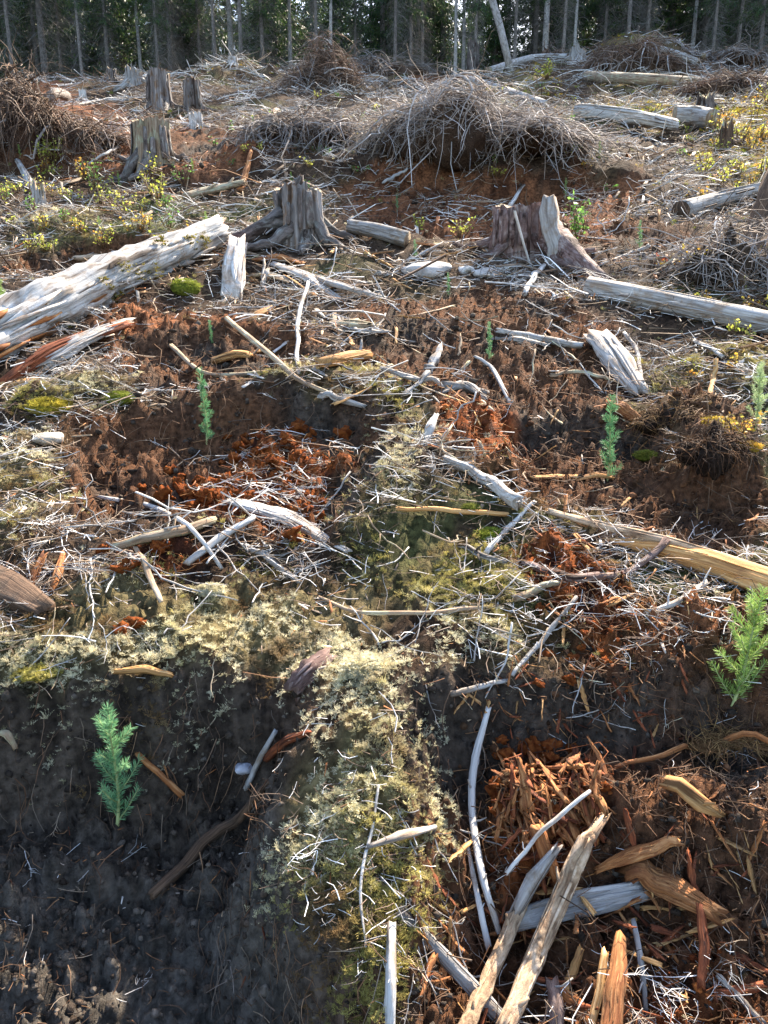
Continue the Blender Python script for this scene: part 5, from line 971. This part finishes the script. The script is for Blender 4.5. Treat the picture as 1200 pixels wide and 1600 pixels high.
def seedling(px, base, top, label, c0, c1, spread=.22, nb=12, lean=0.0, dens=1.0):
    g = P(px, base); h = up_to(g, top); root = thing('spruce_seedling', label, 'seedling', g - np.array([0, 0, .01])); nl = max(.012, .080 * h)
    axp = lambda t: np.array([lean * h * t + .02 * h * math.sin(t * 5), .015 * h * math.sin(t * 4), h * t])
    zs = np.linspace(0, 1, 9); mb = MB(); mb.tube(np.array([axp(t) for t in zs]) - [0, 0, .02], np.linspace(.0042, .0014, 9) * h / .27, sides=6); bw = len(mb.v)
    def finish(name, mb, NV, NF):
        w_ = link(name, mb.mesh('seedling_' + name, [M['litter']], C=np.tile([[.34, .38, .16]], (len(mb.v), 1))), root)
        off = np.concatenate([[0], np.cumsum([len(v) for v in NV])]); v = np.vstack(NV); nn = len(v) // 6; tt = rng.random((nn, 1))
        link('needles', fast_mesh('seedling_needles', v, np.vstack([f + o_ for f, o_ in zip(NF, off)]), [M['needle']], np.repeat(np.array(c0) * (1 - tt) + np.array(c1) * tt, 6, 0)), w_)
    NV, NF = [], []
    for i in range(8):
        t0 = .12 + .88 * i / 8; t1 = .12 + .88 * (i + 1) / 8; a, b = axp(t0), axp(t1); V, F_ = needles(a, b - a, int(60 * dens), nl * .8, nl * 1.15, .001); NV.append(V); NF.append(F_)
    finish('stem', mb, NV, NF)
    for k in range(nb):
        t = .06 + .80 * (k / nb) + rng.uniform(-.03, .03); a_ = k * 2.4 + rng.uniform(-.4, .4); ln = spread * h * (1.15 - t * .75) * rng.uniform(.75, 1.2); o = axp(max(t, .04)); d = np.array([math.cos(a_), math.sin(a_), rng.uniform(.8, 1.5)]); d = d / np.linalg.norm(d) * ln
        mb = MB(); mb.tube(np.array([o, o + d * .5, o + d + [0, 0, ln * .12]]), np.array([.0018, .0014, .0008]) * h / .27, sides=4); d2 = d + np.array([0, 0, ln * .12])
        V, F_ = needles(o, d2, int(85 * dens), nl * .75, nl * 1.05, .0008, .1); finish('branch', mb, [V], [F_])
    return root
BG0, BG1 = (.07, .22, .11), (.18, .38, .16)
YG0, YG1 = (.17, .32, .08), (.38, .50, .13)
seedling(180, 1290, 1098, 'nearest bright green seedling standing on the dark pit floor', (.11, .30, .14), (.32, .52, .26), spread=.25, nb=11, lean=.06, dens=1.5)
seedling(1140, 1106, 912, 'bushy yellow green seedling at the right edge above the brown bank', YG0, YG1, spread=.30, nb=13, lean=.15, dens=1.4)  # yellower needle colours paint in the sunlight shining through
seedling(322, 692, 572, 'slim green seedling standing in the left hollow', BG0, BG1, spread=.13, nb=9)
seedling(948, 748, 614, 'blue green seedling standing in the hollow left of the turf mound', BG0, BG1, spread=.16, nb=11)
seedling(1180, 664, 562, 'pale green seedling at the right edge beyond the turf mound', (.30, .42, .20), (.52, .62, .34), spread=.24, nb=12, dens=1.3)
seedling(763, 566, 500, 'small blue green seedling in the dark soil before the broad stump', BG0, BG1, spread=.16, nb=8)
seedling(700, 463, 424, 'small seedling below the pale grey stone', BG0, BG1, spread=.14, nb=7)
seedling(330, 536, 497, 'small seedling in the dark soil beside the huge log', BG0, BG1, spread=.12, nb=6)
seedling(998, 388, 342, 'small blue green seedling right of the broad stump', BG0, BG1, spread=.2, nb=8)
seedling(323, 362, 328, 'bright yellow green seedling tip behind the far end of the huge log', YG0, YG1, spread=.2, nb=7)
seedling(156, 362, 336, 'green seedling in the hollow behind the huge log', BG0, YG1, spread=.25, nb=7)
seedling(4, 492, 424, 'bright green seedling cut by the left edge behind the huge log', YG0, YG1, spread=.25, nb=10)
seedling(936, 250, 220, 'seedling on the right slope below the birch log', BG0, YG1, spread=.2, nb=7)
seedling(883, 308, 276, 'seedling above the red soil bank behind the broad stump', BG0, YG1, spread=.18, nb=7)
seedling(648, 402, 372, 'seedling right of the short grey log', BG0, BG1, spread=.2, nb=7)
seedling(620, 328, 303, 'seedling growing on the red soil bank under the big grey heap', BG0, BG1, spread=.2, nb=6)
seedling(301, 272, 246, 'pale seedling right of the peeling striped stump', YG0, YG1, spread=.2, nb=6)
seedling(31, 244, 224, 'pale seedling on the lit crest below the left root plate', YG0, YG1, spread=.22, nb=6)
seedling(455, 284, 267, 'yellow green seedling behind the fluted stump', YG0, YG1, spread=.22, nb=6)
seedling(186, 292, 266, 'yellow seedling on the lit crest left of the bushes', YG0, YG1, spread=.22, nb=6)

# ------------------------------------------------------------------ small leafy plants
def plant(px, base, hpx, wpx, label, pal, nst=9, nl=70, group=None, leaf=.0, cat='shrub', name='leafy_plant'):
    g = P(px, base); dp = depth(g); h = hpx * dp / FPX; wd = wpx * dp / FPX / 2; root = thing(name, label if not group else (('tall ' if hpx > 27 else 'middling ' if hpx > 19 else 'low ') + {id(YEL): 'yellow green ', id(GOLD): 'golden ', id(GRN): 'green '}[id(pal)] + label), cat, g, group); lv = leaf or .012 + .0018 * dp
    tips = np.stack([rng.normal(0, wd * .6, nst), rng.normal(0, wd * .6, nst), h * rng.uniform(.55, 1.05, nst)], 1); base_ = tips * np.array([.25, .25, 0]) - [0, 0, .015]; mb = MB()
    for a, b in zip(base_, tips): mb.tube(np.array([a, (a + b) / 2 + rng.normal(0, h * .06, 3), b]), np.array([1, .8, .4]) * (.0012 + .0005 * dp), sides=4)
    link('stems', mb.mesh('plant_stems', [M['litter']], C=np.tile([[.16, .10, .05]], (len(mb.v), 1))), root)
    k = rng.integers(0, nst, nl); t = rng.uniform(.3, 1, nl)[:, None]; c = base_[k] * (1 - t) + tips[k] * t + rng.normal(0, h * .07, (nl, 3)); d = rng.standard_normal((nl, 3)); d[:, 2] = d[:, 2] * .5 + .3; d /= np.linalg.norm(d, axis=1)[:, None]; s = np.cross(d, rng.standard_normal((nl, 3))); s /= np.linalg.norm(s, axis=1)[:, None]; L_ = rng.uniform(.7, 1.3, (nl, 1)) * lv
    V = np.stack([c, c + d * L_ * .5 + s * L_ * .32, c + d * L_, c + d * L_ * .5 - s * L_ * .32], 1).reshape(-1, 3); me = fast_mesh('plant_leaves', V, np.arange(nl * 4).reshape(-1, 4), [M['leaf']], np.repeat(pick(nl, pal, .2), 4, 0)); link('leaves', me, root)
GOLD = [(.55, .34, .05), (.62, .44, .09), (.46, .22, .04), (.48, .40, .08)]; YEL = [(.46, .48, .08), (.58, .54, .13), (.33, .40, .06)]; GRN = [(.13, .28, .06), (.20, .36, .08), (.10, .20, .05)]
plant(898, 380, 66, 44, 'bright green leafy shrub growing behind the broad stump', GRN, 10, 120, leaf=.035)
plant(84, 254, 34, 50, 'round yellow green bush below the left root plate', YEL, 14, 220)
plant(248, 312, 40, 56, 'yellow green dwarf shrub left of the fluted stump', YEL, 12, 160)
plant(1095, 432, 46, 60, 'yellow leaved dwarf shrub before the leaning root', [(.55, .42, .05), (.48, .40, .08), (.5, .3, .05)], 12, 80)
plant(1040, 420, 24, 40, 'red and yellow dwarf shrub left of the leaning root', [(.35, .08, .04), (.45, .32, .06)], 9, 60)
plant(1145, 690, 40, 70, 'golden moss and leaves on top of the turf mound', [(.45, .34, .05), (.36, .30, .06), (.5, .26, .05)], 14, 150, leaf=.016)
plant(720, 372, 26, 44, 'green tuft on the litter right of the short grey log', YEL, 10, 60)
plant(853, 124, 26, 28, 'small yellow green tree shoot right of the red soil strip', YEL, 8, 120, leaf=.06)
plant(655, 362, 22, 30, 'pale green tuft on the slope under the red bank', YEL, 8, 50)
for i in range(44):
    px, py = random.choice([(random.uniform(0, 300), random.uniform(262, 400))] * 1); plant(px, py, random.uniform(16, 36), random.uniform(22, 50), 'dwarf shrub on the shelf behind the huge log', random.choice([YEL, GOLD, YEL, GRN]), 6, 42, 'dwarf shrubs behind the huge log')
for i in range(40):
    plant(random.uniform(1080, 1230), random.uniform(165, 330), random.uniform(14, 30), random.uniform(20, 44), 'backlit dwarf shrub on the right slope', random.choice([GOLD, GOLD, YEL]), 6, 40, 'golden shrubs on the right slope')
for i in range(30):
    plant(random.uniform(760, 1090), random.uniform(130, 300), random.uniform(8, 18), random.uniform(16, 34), 'small dwarf shrub near the birch log', random.choice([GOLD, YEL, GRN]), 5, 30, 'dwarf shrubs near the birch log')
for i in range(22):
    plant(random.uniform(300, 720), random.uniform(140, 300), random.uniform(8, 16), random.uniform(14, 30), 'small dwarf shrub round the central brush pile', random.choice([YEL, GRN]), 5, 30, 'dwarf shrubs round the central pile')
for i in range(14):
    plant(random.uniform(1080, 1210), random.uniform(430, 600), random.uniform(14, 30), random.uniform(16, 34), 'dwarf shrub beside the pale cut log', random.choice([YEL, YEL, GOLD]), 6, 36, 'dwarf shrubs by the pale cut log')
